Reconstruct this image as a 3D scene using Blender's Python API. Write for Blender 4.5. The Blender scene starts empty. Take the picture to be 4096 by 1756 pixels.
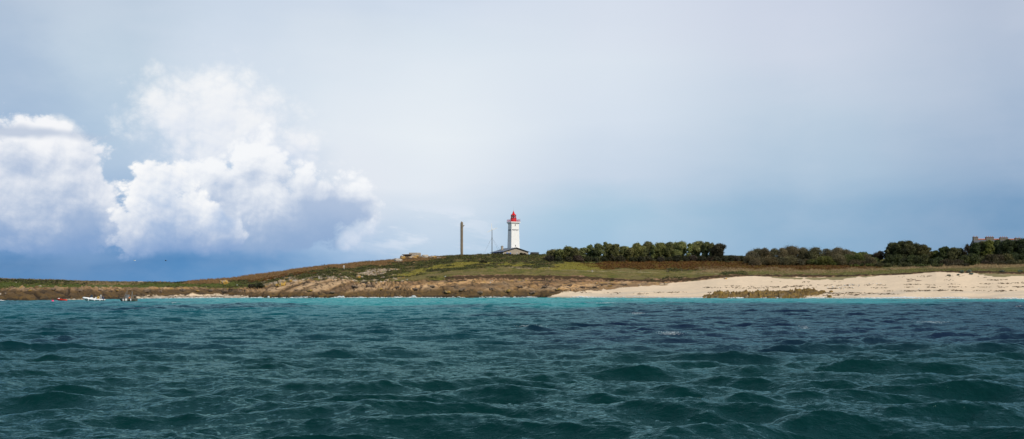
import bpy, bmesh, math, random
import numpy as np
from mathutils import Vector, Matrix, Euler, noise as mnoise

R = math.radians
SC = bpy.context.scene
COL = SC.collection
F = 3934.0          # focal length in photo pixels (4096 wide)
HC = 3.2            # camera height over the water
SY0 = 1158.0        # photo row of the horizon
rng = np.random.default_rng(11)
random.seed(11)

# ------------------------------------------------------------------ helpers
def lin(r, g, b):
    def f(c):
        c = c / 255.0
        return c / 12.92 if c <= 0.04045 else ((c + 0.055) / 1.055) ** 2.4
    return (f(r), f(g), f(b))

def tag(o, label=None, cat=None, group=None, kind=None):
    if label: o['label'] = label
    if cat: o['category'] = cat
    if group: o['group'] = group
    if kind: o['kind'] = kind
    return o

def thing(name, loc, label, cat, rz=0.0, group=None):
    o = bpy.data.objects.new(name, None)
    COL.objects.link(o)
    o.empty_display_size = 0.2
    o.location = loc
    o.rotation_euler = (0, 0, rz)
    return tag(o, label, cat, group)

def link(name, me, mat=None, parent=None):
    o = bpy.data.objects.new(name, me)
    COL.objects.link(o)
    if mat is not None and len(me.materials) == 0:
        me.materials.append(mat)
    if parent is not None:
        o.parent = parent
    return o

def copy_tree(o, parent=None):
    c = o.copy(); COL.objects.link(c)
    if parent is not None: c.parent = parent
    for ch in list(o.children): copy_tree(ch, c)
    return c

def np_mesh(name, verts, faces, smooth=True, colors=None, fattr=None):
    """verts (n,3); faces (m,k) all the same k"""
    me = bpy.data.meshes.new(name)
    verts = np.ascontiguousarray(verts, dtype=np.float32)
    faces = np.ascontiguousarray(faces, dtype=np.int32)
    n, m, k = len(verts), len(faces), faces.shape[1]
    me.vertices.add(n); me.vertices.foreach_set('co', verts.ravel())
    me.loops.add(m * k); me.loops.foreach_set('vertex_index', faces.ravel())
    me.polygons.add(m)
    me.polygons.foreach_set('loop_start', np.arange(0, m * k, k, dtype=np.int32))
    me.polygons.foreach_set('loop_total', np.full(m, k, dtype=np.int32))
    me.polygons.foreach_set('use_smooth', np.full(m, smooth, dtype=bool))
    if colors is not None:
        a = me.color_attributes.new('Col', 'FLOAT_COLOR', 'POINT')
        c = np.ones((n, 4), dtype=np.float32); c[:, :3] = colors
        a.data.foreach_set('color', c.ravel())
    for nm, arr in (fattr or {}).items():
        a = me.attributes.new(nm, 'FLOAT', 'POINT')
        a.data.foreach_set('value', np.ascontiguousarray(arr, dtype=np.float32))
    me.update(); me.validate()
    return me

class MB:
    """collects boxes, tubes, lathes; build() links ONE mesh object"""
    def __init__(self): self.bm = bmesh.new()
    def poly(self, pts):
        self.bm.faces.new([self.bm.verts.new(p) for p in pts])
    def hexa(self, c8):
        v = [self.bm.verts.new(p) for p in c8]
        for q in ((0,3,2,1),(4,5,6,7),(0,1,5,4),(1,2,6,5),(2,3,7,6),(3,0,4,7)):
            self.bm.faces.new([v[i] for i in q])
        return self
    def box(self, c, s, rz=0.0):
        x, y, z = s[0]/2, s[1]/2, s[2]/2
        cs, sn = math.cos(rz), math.sin(rz)
        pts = []
        for dz in (-z, z):
            for dx, dy in ((-x,-y),(x,-y),(x,y),(-x,y)):
                pts.append((c[0]+dx*cs-dy*sn, c[1]+dx*sn+dy*cs, c[2]+dz))
        return self.hexa(pts)
    def ring(self, c, d, r, n, u=None):
        d = Vector(d).normalized()
        u = d.orthogonal().normalized() if u is None else u
        w = d.cross(u)
        return [self.bm.verts.new(Vector(c) + (u*math.cos(2*math.pi*i/n) + w*math.sin(2*math.pi*i/n))*r) for i in range(n)]
    def tube(self, pts, rad, n=8, cap=True):
        pts = [Vector(p) for p in pts]
        if not hasattr(rad, '__len__'): rad = [rad]*len(pts)
        rings = []; u = None
        for i, p in enumerate(pts):
            d = (pts[min(i+1, len(pts)-1)] - pts[max(i-1, 0)]).normalized()
            if u is None: u = d.orthogonal().normalized()
            else:
                u = (u - d*u.dot(d))
                u = u.normalized() if u.length > 1e-6 else d.orthogonal().normalized()
            rings.append(self.ring(p, d, max(rad[i], 1e-4), n, u))
        for a, b in zip(rings[:-1], rings[1:]):
            for i in range(n):
                self.bm.faces.new((a[i], a[(i+1)%n], b[(i+1)%n], b[i]))
        if cap:
            self.bm.faces.new(rings[0][::-1]); self.bm.faces.new(rings[-1])
        return self
    def lathe(self, prof, n=24, c=(0,0,0), a0=0.0):
        rings = []
        for r, z in prof:
            rings.append([self.bm.verts.new((c[0]+max(r,1e-3)*math.cos(a0+2*math.pi*i/n), c[1]+max(r,1e-3)*math.sin(a0+2*math.pi*i/n), c[2]+z)) for i in range(n)])
        for a, b in zip(rings[:-1], rings[1:]):
            for i in range(n):
                self.bm.faces.new((a[i], a[(i+1)%n], b[(i+1)%n], b[i]))
        self.bm.faces.new(rings[0][::-1]); self.bm.faces.new(rings[-1])
        return self
    def loft(self, secs, cap=True):
        rs = [[self.bm.verts.new(p) for p in s] for s in secs]
        for a, b in zip(rs[:-1], rs[1:]):
            for i in range(len(a)-1):
                self.bm.faces.new((a[i], a[i+1], b[i+1], b[i]))
        return rs
    def ball(self, c, r, sub=2, sc=(1,1,1)):
        m = Matrix.Translation(c) @ Matrix.Diagonal((sc[0], sc[1], sc[2], 1))
        bmesh.ops.create_icosphere(self.bm, subdivisions=sub, radius=r, matrix=m)
        return self
    def build(self, name, mat, parent=None, smooth=False, bevel=0.0):
        bmesh.ops.recalc_face_normals(self.bm, faces=self.bm.faces[:])
        if bevel > 0:
            bmesh.ops.bevel(self.bm, geom=self.bm.edges[:], offset=bevel, segments=1, affect='EDGES')
        me = bpy.data.meshes.new(name)
        self.bm.to_mesh(me); self.bm.free()
        if smooth:
            for p in me.polygons: p.use_smooth = True
        return link(name, me, mat, parent)

# ------------------------------------------------------------------ numpy noise
def _h(ix, iy, seed):
    n = (ix.astype(np.int64)*374761393 + iy.astype(np.int64)*668265263 + seed*974634777) & 0x7fffffff
    n = ((n ^ (n >> 13)) * 1274126177) & 0x7fffffff
    n = ((n ^ (n >> 16)) * 83492791) & 0x7fffffff
    return ((n ^ (n >> 15)) & 0xffffff) / float(0xffffff)

def vnoise(x, y, seed=0):
    """gradient noise in about -1..1"""
    x0 = np.floor(x); y0 = np.floor(y)
    fx = x - x0; fy = y - y0
    u = fx*fx*fx*(fx*(fx*6-15)+10); v = fy*fy*fy*(fy*(fy*6-15)+10)
    def g(dx, dy):
        a = _h(x0+dx, y0+dy, seed)*2*np.pi
        return np.cos(a)*(fx-dx) + np.sin(a)*(fy-dy)
    return ((g(0,0)*(1-u)+g(1,0)*u)*(1-v) + (g(0,1)*(1-u)+g(1,1)*u)*v)*1.5

def fbm(x, y, oct=4, seed=0, gain=0.5):
    s = 0; a = 1; t = 0
    for o in range(oct):
        s = s + a*vnoise(x, y, seed+o*17); t += a
        x = x*2.03+13.1; y = y*2.03+7.7; a *= gain
    return s/t*1.4

def sstep(a, b, x):
    t = np.clip((x-a)/(b-a), 0, 1)
    return t*t*(3-2*t)

def inpoly(px, py, poly):
    res = np.zeros(np.shape(px), bool)
    n = len(poly)
    for i in range(n):
        x1, y1 = poly[i]; x2, y2 = poly[(i+1) % n]
        c = ((y1 > py) != (y2 > py)) & (px < (x2-x1)*(py-y1)/((y2-y1) if y2 != y1 else 1e-9)+x1)
        res ^= c
    return res

# ------------------------------------------------------------------ node helpers
def new_mat(name):
    m = bpy.data.materials.new(name); m.use_nodes = True
    nt = m.node_tree; b = nt.nodes['Principled BSDF']
    return m, nt, b

def pmat(name, col, rough=0.7, var=0.15, scale=2.0, metal=0.0, bump=0.0, spec=0.5, detail=5):
    """paint / stone / wood: base colour broken up by two noises, a little bump"""
    m, nt, b = new_mat(name)
    tc = nt.nodes.new('ShaderNodeTexCoord')
    n1 = nt.nodes.new('ShaderNodeTexNoise'); n1.inputs['Scale'].default_value = scale; n1.inputs['Detail'].default_value = detail
    n1.inputs['Roughness'].default_value = 0.65
    nt.links.new(tc.outputs['Object'], n1.inputs['Vector'])
    mr = nt.nodes.new('ShaderNodeMapRange')
    mr.inputs['From Min'].default_value = 0.3; mr.inputs['From Max'].default_value = 0.7
    mr.inputs['To Min'].default_value = 1-var; mr.inputs['To Max'].default_value = 1+var
    nt.links.new(n1.outputs['Fac'], mr.inputs['Value'])
    mx = nt.nodes.new('ShaderNodeVectorMath'); mx.operation = 'SCALE'
    mx.inputs[0].default_value = col
    nt.links.new(mr.outputs[0], mx.inputs['Scale'])
    nt.links.new(mx.outputs[0], b.inputs['Base Color'])
    b.inputs['Roughness'].default_value = rough
    b.inputs['Metallic'].default_value = metal
    b.inputs['Specular IOR Level'].default_value = spec
    if bump > 0:
        bp = nt.nodes.new('ShaderNodeBump'); bp.inputs['Strength'].default_value = bump; bp.inputs['Distance'].default_value = 0.05
        nt.links.new(n1.outputs['Fac'], bp.inputs['Height']); nt.links.new(bp.outputs[0], b.inputs['Normal'])
    return m

def vcol_mat(name, rough=0.8, var=0.25, scale=1.5, spec=0.3, bump=0.0, bdist=0.2, bscale=3.0, trans=0.0, aniso=(1,1,1)):
    """material whose base colour is the mesh's own 'Col' attribute broken up by noise"""
    m, nt, b = new_mat(name)
    at = nt.nodes.new('ShaderNodeAttribute'); at.attribute_name = 'Col'
    tc = nt.nodes.new('ShaderNodeTexCoord')
    mp = nt.nodes.new('ShaderNodeMapping'); mp.inputs['Scale'].default_value = aniso
    nt.links.new(tc.outputs['Object'], mp.inputs['Vector'])
    n1 = nt.nodes.new('ShaderNodeTexNoise'); n1.inputs['Scale'].default_value = scale; n1.inputs['Detail'].default_value = 6
    n1.inputs['Roughness'].default_value = 0.7
    nt.links.new(mp.outputs[0], n1.inputs['Vector'])
    mr = nt.nodes.new('ShaderNodeMapRange')
    mr.inputs['From Min'].default_value = 0.3; mr.inputs['From Max'].default_value = 0.7
    mr.inputs['To Min'].default_value = 1-var; mr.inputs['To Max'].default_value = 1+var
    nt.links.new(n1.outputs['Fac'], mr.inputs['Value'])
    mx = nt.nodes.new('ShaderNodeVectorMath'); mx.operation = 'SCALE'
    nt.links.new(at.outputs['Color'], mx.inputs[0]); nt.links.new(mr.outputs[0], mx.inputs['Scale'])
    nt.links.new(mx.outputs[0], b.inputs['Base Color'])
    b.inputs['Roughness'].default_value = rough
    b.inputs['Specular IOR Level'].default_value = spec
    if bump > 0:
        n2 = nt.nodes.new('ShaderNodeTexNoise'); n2.inputs['Scale'].default_value = bscale; n2.inputs['Detail'].default_value = 6
        n2.inputs['Roughness'].default_value = 0.65
        nt.links.new(mp.outputs[0], n2.inputs['Vector'])
        bp = nt.nodes.new('ShaderNodeBump'); bp.inputs['Strength'].default_value = bump; bp.inputs['Distance'].default_value = bdist
        nt.links.new(n2.outputs['Fac'], bp.inputs['Height']); nt.links.new(bp.outputs[0], b.inputs['Normal'])
    if trans > 0:
        tr = nt.nodes.new('ShaderNodeBsdfTranslucent'); nt.links.new(mx.outputs[0], tr.inputs['Color'])
        ms = nt.nodes.new('ShaderNodeMixShader'); ms.inputs[0].default_value = trans
        nt.links.new(b.outputs[0], ms.inputs[1]); nt.links.new(tr.outputs[0], ms.inputs[2])
        nt.links.new(ms.outputs[0], nt.nodes['Material Output'].inputs['Surface'])
    return m

class S:
    """socket wrapper so that shader maths reads like maths"""
    nt = None
    def __init__(s, o): s.o = o
    @staticmethod
    def m(op, *a, clamp=False):
        n = S.nt.nodes.new('ShaderNodeMath'); n.operation = op; n.use_clamp = clamp
        for i, v in enumerate(a):
            if isinstance(v, S): S.nt.links.new(v.o, n.inputs[i])
            else: n.inputs[i].default_value = v
        return S(n.outputs[0])
    def __add__(s, b): return S.m('ADD', s, b)
    __radd__ = __add__
    def __sub__(s, b): return S.m('SUBTRACT', s, b)
    def __rsub__(s, b): return S.m('SUBTRACT', b, s)
    def __mul__(s, b): return S.m('MULTIPLY', s, b)
    __rmul__ = __mul__
    def __truediv__(s, b): return S.m('DIVIDE', s, b)
    def clamp(s): return S.m('ADD', s, 0.0, clamp=True)
    def ss(s, a, b, lo=0.0, hi=1.0):
        n = S.nt.nodes.new('ShaderNodeMapRange'); n.interpolation_type = 'SMOOTHSTEP'
        S.nt.links.new(s.o, n.inputs['Value'])
        n.inputs['From Min'].default_value = a; n.inputs['From Max'].default_value = b
        n.inputs['To Min'].default_value = lo; n.inputs['To Max'].default_value = hi
        return S(n.outputs[0])
def s_vec(x, y, z=0.0):
    n = S.nt.nodes.new('ShaderNodeCombineXYZ')
    for i, v in enumerate((x, y, z)):
        if isinstance(v, S): S.nt.links.new(v.o, n.inputs[i])
        else: n.inputs[i].default_value = v
    return S(n.outputs[0])
def s_mix(f, a, b):
    n = S.nt.nodes.new('ShaderNodeMix'); n.data_type = 'RGBA'; n.clamp_factor = True
    if isinstance(f, S): S.nt.links.new(f.o, n.inputs[0])
    else: n.inputs[0].default_value = f
    for i, v in ((6, a), (7, b)):
        if isinstance(v, S): S.nt.links.new(v.o, n.inputs[i])
        else: n.inputs[i].default_value = (*v, 1)
    return S(n.outputs[2])
def s_noise(v, scale, detail=4, rough=0.5, lac=2.0):
    n = S.nt.nodes.new('ShaderNodeTexNoise'); n.noise_dimensions = '2D'; S.nt.links.new(v.o, n.inputs['Vector'])
    n.inputs['Scale'].default_value = scale; n.inputs['Detail'].default_value = detail
    n.inputs['Roughness'].default_value = rough; n.inputs['Lacunarity'].default_value = lac
    return S(n.outputs['Fac'])
# ------------------------------------------------------------------ camera, sun, sky
SUN_AZ, SUN_EL = R(42), R(40)      # azimuth to the right of straight behind the camera
cam = bpy.data.cameras.new('camera'); camo = bpy.data.objects.new('camera', cam); COL.objects.link(camo)
camo.location = (0, 0, HC); camo.rotation_euler = (R(90), 0, 0)
cam.sensor_width = 36.0; cam.lens = 36.0*F/4096.0
cam.shift_y = (SY0 - 878.0)/4096.0
cam.clip_start = 0.5; cam.clip_end = 60000
SC.camera = camo
SC.view_settings.view_transform = 'Standard'; SC.view_settings.look = 'None'
SC.view_settings.exposure = 0; SC.view_settings.gamma = 1

sd = Vector((math.sin(SUN_AZ)*math.cos(SUN_EL), -math.cos(SUN_AZ)*math.cos(SUN_EL), math.sin(SUN_EL)))
sl = bpy.data.lights.new('sun', 'SUN'); sl.energy = 3.6; sl.angle = R(0.5); sl.color = (1.0, 0.93, 0.82)
so = bpy.data.objects.new('sun', sl); COL.objects.link(so); so.location = sd*200
so.rotation_euler = sd.to_track_quat('Z', 'Y').to_euler()

def P(sx, sy):
    a = math.atan((sx-2048.0)/F)
    return (a*F/1000.0, (SY0-sy)/1000.0*math.cos(a))

def build_world():
    w = bpy.data.worlds.new('World'); SC.world = w; w.use_nodes = True
    nt = w.node_tree; nt.nodes.clear(); S.nt = nt
    out = nt.nodes.new('ShaderNodeOutputWorld')
    sky = nt.nodes.new('ShaderNodeTexSky'); sky.sky_type = 'NISHITA'; sky.sun_disc = False
    sky.sun_elevation = SUN_EL; sky.sun_rotation = math.atan2(sd.x, sd.y)
    bgs = nt.nodes.new('ShaderNodeBackground'); bgs.inputs['Strength'].default_value = 0.1
    nt.links.new(sky.outputs[0], bgs.inputs['Color'])
    tc = nt.nodes.new('ShaderNodeTexCoord'); sp = nt.nodes.new('ShaderNodeSeparateXYZ')
    nt.links.new(tc.outputs['Generated'], sp.inputs[0])
    x, y, z = (S(sp.outputs[i]) for i in range(3))
    a = S.m('ARCTAN2', x, y)
    hyp = S.m('MAXIMUM', S.m('SQRT', x*x + y*y), 0.02)
    px = a*(F/1000.0); py = S.m('MAXIMUM', z/hyp, 0.0)*(F/1000.0)
    p = s_vec(px, py)
    # ---- high veil: colours by column, warped by soft streaky noise
    st = s_noise(s_vec(px*0.7, py*3.2), 1.3, 4, 0.5)
    st2 = s_noise(s_vec(px*0.9 + 5.0, py*1.6), 2.2, 5, 0.55)
    pw = py + (st-0.5)*0.20 + (st2-0.5)*0.05
    cols = [
     (0,    [(1130,76,130,184),(1050,72,126,180),(980,92,143,198),(760,140,172,212),(560,170,188,216),(300,174,190,216),(0,179,191,213),(-250,160,174,200)]),
     (470,  [(1130,86,138,192),(1050,80,132,186),(950,110,152,202),(800,150,178,213),(690,172,192,220),(580,184,201,224),(300,195,208,226),(0,192,202,222),(-250,168,181,205)]),
     (900,  [(1130,96,146,198),(1045,88,139,192),(900,116,158,208),(750,150,182,218),(600,196,209,231),(350,216,223,238),(0,203,212,231),(-250,176,188,210)]),
     (1420, [(1060,138,174,214),(960,172,196,226),(870,208,218,235),(740,226,231,242),(500,230,233,243),(300,224,229,241),(120,216,222,236),(0,207,215,233),(-250,180,192,212)]),
     (1700, [(1050,172,198,225),(930,190,209,231),(740,224,231,242),(520,235,237,245),(300,227,231,242),(120,220,226,239),(0,212,219,236),(-250,184,194,214)]),
     (2400, [(1020,160,192,220),(900,168,198,222),(740,198,212,231),(500,217,223,238),(250,221,226,239),(100,218,222,237),(0,216,220,236),(-250,184,193,213)]),
     (3200, [(1030,136,173,206),(850,148,180,210),(700,174,196,219),(500,194,206,225),(250,206,211,229),(100,206,210,229),(0,205,209,228),(-250,174,184,206)]),
     (4096, [(1000,110,150,189),(850,122,157,194),(700,146,172,203),(450,177,189,213),(200,185,193,215),(100,184,192,214),(0,183,191,213),(-250,158,170,194)]),
    ]
    acc = None; lastx = None
    for sx, stops in cols:
        cr = nt.nodes.new('ShaderNodeValToRGB'); cr.color_ramp.interpolation = 'B_SPLINE' if False else 'EASE'
        el = cr.color_ramp.elements
        ks = sorted([((SY0-sy)/1000.0/1.45, lin(r-(4 if sy < 700 else 0), g+1, b-1)) for sy, r, g, b in stops], key=lambda t: t[0])
        while len(el) < len(ks): el.new(0.5)
        cr.color_ramp.interpolation = 'LINEAR'
        for i, (pos, c) in enumerate(ks):
            el[i].position = min(pos, 1.0); el[i].color = (*c, 1)
        nt.links.new((pw/1.45).o, cr.inputs[0])
        c = S(cr.outputs[0]); X = P(sx, 0)[0]
        acc = c if acc is None else s_mix((px + (st2-0.5)*0.25).ss(lastx, X), acc, c)
        lastx = X
    acc = s_mix(((st2-0.5)*0.5).ss(-0.1, 0.12, 0.0, 0.10), acc, lin(236, 238, 246))
    # ---- cumulus: billow height fields, lit by their slope towards the light
    wx = s_noise(p, 5.0, 3, 0.5) - 0.5; wy = s_noise(s_vec(px + 7.3, py + 3.1), 5.0, 3, 0.5) - 0.5
    qx = px + wx*0.055; qy = py + wy*0.055
    LX, LY, D = -0.45, 0.89, 0.016
    def billow(X, Y):
        v = nt.nodes.new('ShaderNodeTexVoronoi'); v.voronoi_dimensions = '2D'; v.feature = 'SMOOTH_F1'; v.normalize = False
        v.inputs['Scale'].default_value = 8.0; v.inputs['Detail'].default_value = 4.0
        v.inputs['Roughness'].default_value = 0.52; v.inputs['Lacunarity'].default_value = 2.3
        v.inputs['Smoothness'].default_value = 0.35
        nt.links.new(s_vec(X, Y*1.1).o, v.inputs['Vector'])
        return 0.75 - S(v.outputs['Distance'])*0.8
    b0 = billow(qx, qy); b1 = billow(qx + LX*D, qy + LY*D)
    soft0 = s_noise(s_vec(qx, qy), 3.2, 5, 0.55) - 0.5
    def blobs(lst, X, Y):
        f = None; v = s_vec(X, Y)
        for (cx, cy, r) in lst:
            n = nt.nodes.new('ShaderNodeVectorMath'); n.operation = 'DISTANCE'
            nt.links.new(v.o, n.inputs[0]); c = P(cx, cy); n.inputs[1].default_value = (c[0], c[1], 0)
            g = r/1000.0 - S(n.outputs['Value'])
            f = g if f is None else S.m('SMOOTH_MAX', f, g, 0.035)
        return f
    def layer(acc, lst, lit, shade, amp, soft, op=1.0, ebase=None, gain=1.0, tilt=0.0, dark=None, bias=0.5, shad=()):
        f0 = blobs(lst, qx, qy); f1 = blobs(lst, qx + LX*D*2, qy + LY*D*2)
        h0 = f0 + (b0-0.07)*amp*1.0 + soft0*amp*0.45 + 0.008
        cov = h0.ss(-soft, soft)
        big = (f0 - f1)*(8.0*gain)
        small = (b0 - b1)*(3.0*gain)
        lt = big*0.62 + small*0.10 + bias - 0.04 + soft0*0.75 + (b0-0.12)*0.10
        for (sx_, sy_, r_, k_) in shad:
            n = nt.nodes.new('ShaderNodeVectorMath'); n.operation = 'DISTANCE'
            nt.links.new(s_vec(qx, qy).o, n.inputs[0]); c_ = P(sx_, sy_); n.inputs[1].default_value = (c_[0], c_[1], 0)
            lt = lt - S(n.outputs['Value']).ss(r_/1000.0, 0.0)*k_
        if tilt: lt = lt + (py - ebase)*tilt
        lt = lt + (S.m('MINIMUM', f0, 0.06) - 0.03)*(-2.0)      # rims catch the light
        c = s_mix(lt.ss(0.0, 1.0), shade, lit)
        if dark is not None:
            c = s_mix((py + soft0*0.16 + b0*0.05).ss(0.12, 0.36), dark, c)
        if ebase is not None:
            cov = cov*(py + soft0*0.10 + b0*0.03).ss(0.115, 0.165)
        return s_mix(cov*op, acc, c)
    W = lin(250, 250, 250)
    acc = layer(acc, [(700,470,120),(850,450,130),(980,490,120),(850,560,150),(1050,590,130),(745,560,100),(1160,600,90)],
                lin(250,250,250), lin(218,226,241), 0.16, 0.10, 0.85, None, 0.8, bias=0.62)
    acc = layer(acc, [(225,508,28),(260,520,30),(300,532,24),(180,526,26),(60,530,24),(0,526,24)], W, lin(215,222,236), 0.05, 0.03, 0.9, bias=0.6)
    acc = layer(acc, [(1040,612,58),(1000,680,80),(900,715,75),(1110,690,75),(1195,765,85),(1300,790,75),(1390,800,60),(1455,768,45),
                      (1390,850,75),(1280,880,100),(1100,850,140),(950,850,140),(820,780,100),(1150,950,95),(1000,980,85),(760,720,70)],
                lin(246,248,251), lin(174,192,219), 0.11, 0.024, 0.97, 0.33, 1.0, 2.0, lin(140,169,207), bias=0.56, shad=((1330,900,230,.75),(900,790,120,.3),(1020,700,90,.2)))
    acc = layer(acc, [(60,640,115),(180,610,95),(290,620,85),(322,640,72),(352,705,66),(250,720,130),(100,780,140),(300,830,130),(362,800,70),
                      (0,860,120),(120,900,110),(220,930,105),(330,950,60),(462,900,60),(535,925,52),(60,565,72),(190,562,62),(300,580,55)],
                lin(246,247,250), lin(176,193,219), 0.10, 0.022, 0.97, 0.33, 1.0, 1.1, lin(124,158,203), bias=0.56, shad=((60,640,90,.35),(330,960,200,.3),(60,760,110,.2)))
    acc = layer(acc, [(590,704,38),(640,704,42),(690,715,34),(600,770,60),(568,805,50),(645,800,75),(650,870,100),(760,835,75),(820,870,80),
                      (720,940,95),(860,950,85),(560,950,75),(900,995,45),(620,1000,45),(518,892,44)],
                lin(252,252,252), lin(180,200,228), 0.075, 0.014, 1.0, 0.33, 1.0, 1.0, lin(132,163,206), bias=0.62, shad=((905,870,80,.5),(640,960,120,.2)))
    acc = layer(acc, [(1440,925,24),(1472,915,24),(1420,942,24),(1395,955,20)], lin(232,238,246), lin(176,196,225), 0.05, 0.02, 0.85)
    # thin grey stratus bar across the left cloud and wisps on the right
    e1 = s_vec((px-P(90,0)[0])*0.085, (py-P(110,528)[1]) + wy*0.06)
    n = nt.nodes.new('ShaderNodeVectorMath'); n.operation = 'LENGTH'; nt.links.new(e1.o, n.inputs[0])
    acc = s_mix((0.020 - S(n.outputs['Value']) + wx*0.03).ss(-0.014, 0.014, 0, 0.8), acc, lin(180,194,216))
    wis = s_noise(s_vec(px*1.0, py*4.0 + px*0.5), 3.0, 6, 0.62)
    band = px.ss(P(1350,0)[0], P(1600,0)[0])*(1.0 - px.ss(P(1750,0)[0], P(2150,0)[0]))*(1.0-py.ss(0.30,0.36))*py.ss(0.10,0.2)
    acc = s_mix(wis.ss(0.48, 0.66, 0, 0.55)*band, acc, lin(226,233,244))
    bgc = nt.nodes.new('ShaderNodeBackground'); nt.links.new(acc.o, bgc.inputs['Color']); bgc.inputs['Strength'].default_value = 1.0
    # cloud cover thins towards the zenith
    cover = py.ss(1.6, 6.0, 1.0, 0.45)
    mx = nt.nodes.new('ShaderNodeMixShader'); nt.links.new(cover.o, mx.inputs[0])
    nt.links.new(bgs.outputs[0], mx.inputs[1]); nt.links.new(bgc.outputs[0], mx.inputs[2])
    nt.links.new(mx.outputs[0], out.inputs['Surface'])
    w.cycles.sampling_method = 'MANUAL'; w.cycles.sample_map_resolution = 512
build_world()
# ------------------------------------------------------------------ the island as one height field
def ip(tab): 
    xs = np.array([t[0] for t in tab], float); ys = np.array([t[1] for t in tab], float)
    return lambda x: np.interp(x, xs, ys)
f_wat = ip([(-900,1206),(0,1203.5),(100,1202.5),(200,1201.5),(300,1199.5),(420,1197),(520,1195.5),(650,1193.5),(900,1192),(1400,1192),(1900,1191),(2160,1190),(2500,1191.5),(2800,1193),(3300,1194),(3600,1195),(4096,1197),(5200,1200)])
f_foot = ip([(-900,1165),(0,1159),(60,1153),(120,1150),(400,1150),(700,1152),(900,1155),(985,1151),(1040,1145),(1080,1139),(1170,1125),(1250,1119),(1380,1118),(1430,1131),(1500,1131),(1600,1125),(1850,1123),(2000,1124),(2200,1123),(2340,1128),(2530,1128),(2690,1134),(2784,1127),(2943,1109),(3009,1105),(3081,1109),(3248,1112),(3400,1109),(3639,1099),(3744,1089),(3923,1096),(4096,1099),(5200,1105)])
f_bluf = ip([(-900,1160),(0,1154),(60,1149),(120,1147),(400,1147),(700,1149),(900,1151),(985,1148),(1080,1136),(1170,1122),(1250,1116),(1380,1115),(1430,1126),(1500,1126),(1600,1120),(1800,1105),(2000,1099),(2200,1102),(2340,1105),(2530,1118),(2657,1119),(2784,1110),(2816,1103),(2949,1099),(3248,1099),(3400,1100),(3580,1093),(3729,1084),(3938,1084),(4096,1087),(5200,1095)])
f_sky = ip([(-900,1112),(0,1116),(100,1119.5),(200,1122),(330,1127.5),(500,1129.5),(650,1130),(690,1132.5),(740,1129),(800,1121),(860,1117.5),(930,1112),(1000,1101),(1100,1089),(1200,1076),(1300,1063),(1400,1054),(1500,1045),(1600,1036),(1660,1031),(1720,1029),(1760,1025),(1840,1021),(1920,1017.5),(2000,1018.5),(2200,1018),(2300,1021),(2600,1023),(2900,1023),(3000,1025),(3400,1034),(4096,1036),(5200,1045)])
def Ywat(x): return HC*F/(f_wat(x)-SY0)
f_ysky = ip([(-900,390),(0,395),(400,410),(700,440),(1000,455),(1300,475),(1600,500),(1850,508),(2050,513),(2300,518),(2600,535),(3000,560),(4096,560),(5200,560)])
f_rise = ip([(-900,16),(0,16),(400,18),(560,24),(900,30),(990,20),(1100,16),(1500,18),(2100,20),(2200,24),(2400,34),(2700,44),(3000,52),(4096,52),(5200,52)])

CRACKS = [(1024, p) for p in (
 [(180,770),(240,730),(300,690),(355,675)],[(355,675),(450,642),(520,620)],[(200,765),(235,735)],[(60,765),(75,720),(130,680)],[(510,715),(560,730),(650,737),(720,715)],[(650,708),(760,690),(830,678),(960,640),(1000,630)],
 [(640,655),(720,638),(900,612)],[(600,662),(700,630),(860,600)],[(470,655),(600,612),(740,590)],[(380,700),(420,720),(500,700),(620,670)],[(640,742),(740,735),(850,715),(1000,690)],[(400,770),(520,760),(640,752)],
 [(1080,692),(1180,672),(1300,662)],[(1230,702),(1400,690),(1500,697)],[(1350,737),(1480,725),(1560,737)],[(1560,680),(1620,690),(1700,665)],[(1650,737),(1730,715),(1800,700)],[(1800,742),(1900,720),(2000,727)],
 [(1880,690),(1990,670),(2060,692)],[(2060,692),(2080,720)],[(2090,650),(2170,657)],[(2100,722),(2200,700),(2330,706)],[(2330,747),(2450,720),(2560,732)],[(2400,680),(2500,692)],[(1250,652),(1400,641),(1560,642)],[(1900,646),(2000,652)],
 [(2600,690),(2720,672),(2800,690)],[(2650,735),(2780,720),(2900,700)],[(2850,650),(2960,668),(3060,655)],[(2960,720),(3050,700),(3160,712)],[(3180,690),(3300,670),(3400,676)],[(3050,745),(3120,738)],[(3420,650),(3560,640),(3700,648)])] + [(0, p) for p in (
 [(60,700),(150,740),(250,780),(330,800)],[(130,690),(230,725),(330,740),(400,770)],[(270,700),(360,715),(440,735)],[(660,765),(690,730),(700,690)],[(560,720),(640,745),(700,772)],[(830,740),(950,752),(1050,745)],[(1000,700),(1100,715),(1200,705)],
 [(1180,740),(1300,752),(1420,745)],[(1430,710),(1520,720),(1560,745)],[(1600,705),(1720,700),(1850,715)],[(1850,745),(1950,725),(2050,737)],[(2060,700),(2170,705),(2260,732)],[(2280,720),(2360,700),(2470,712)],[(400,800),(520,790),(620,800)],[(780,700),(880,712)],[(900,790),(1040,780),(1160,790)])]

def hashcol(i, seed): return _h(np.asarray(i), np.asarray(i)*0+7, seed)

class Land: pass
L = Land()

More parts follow.
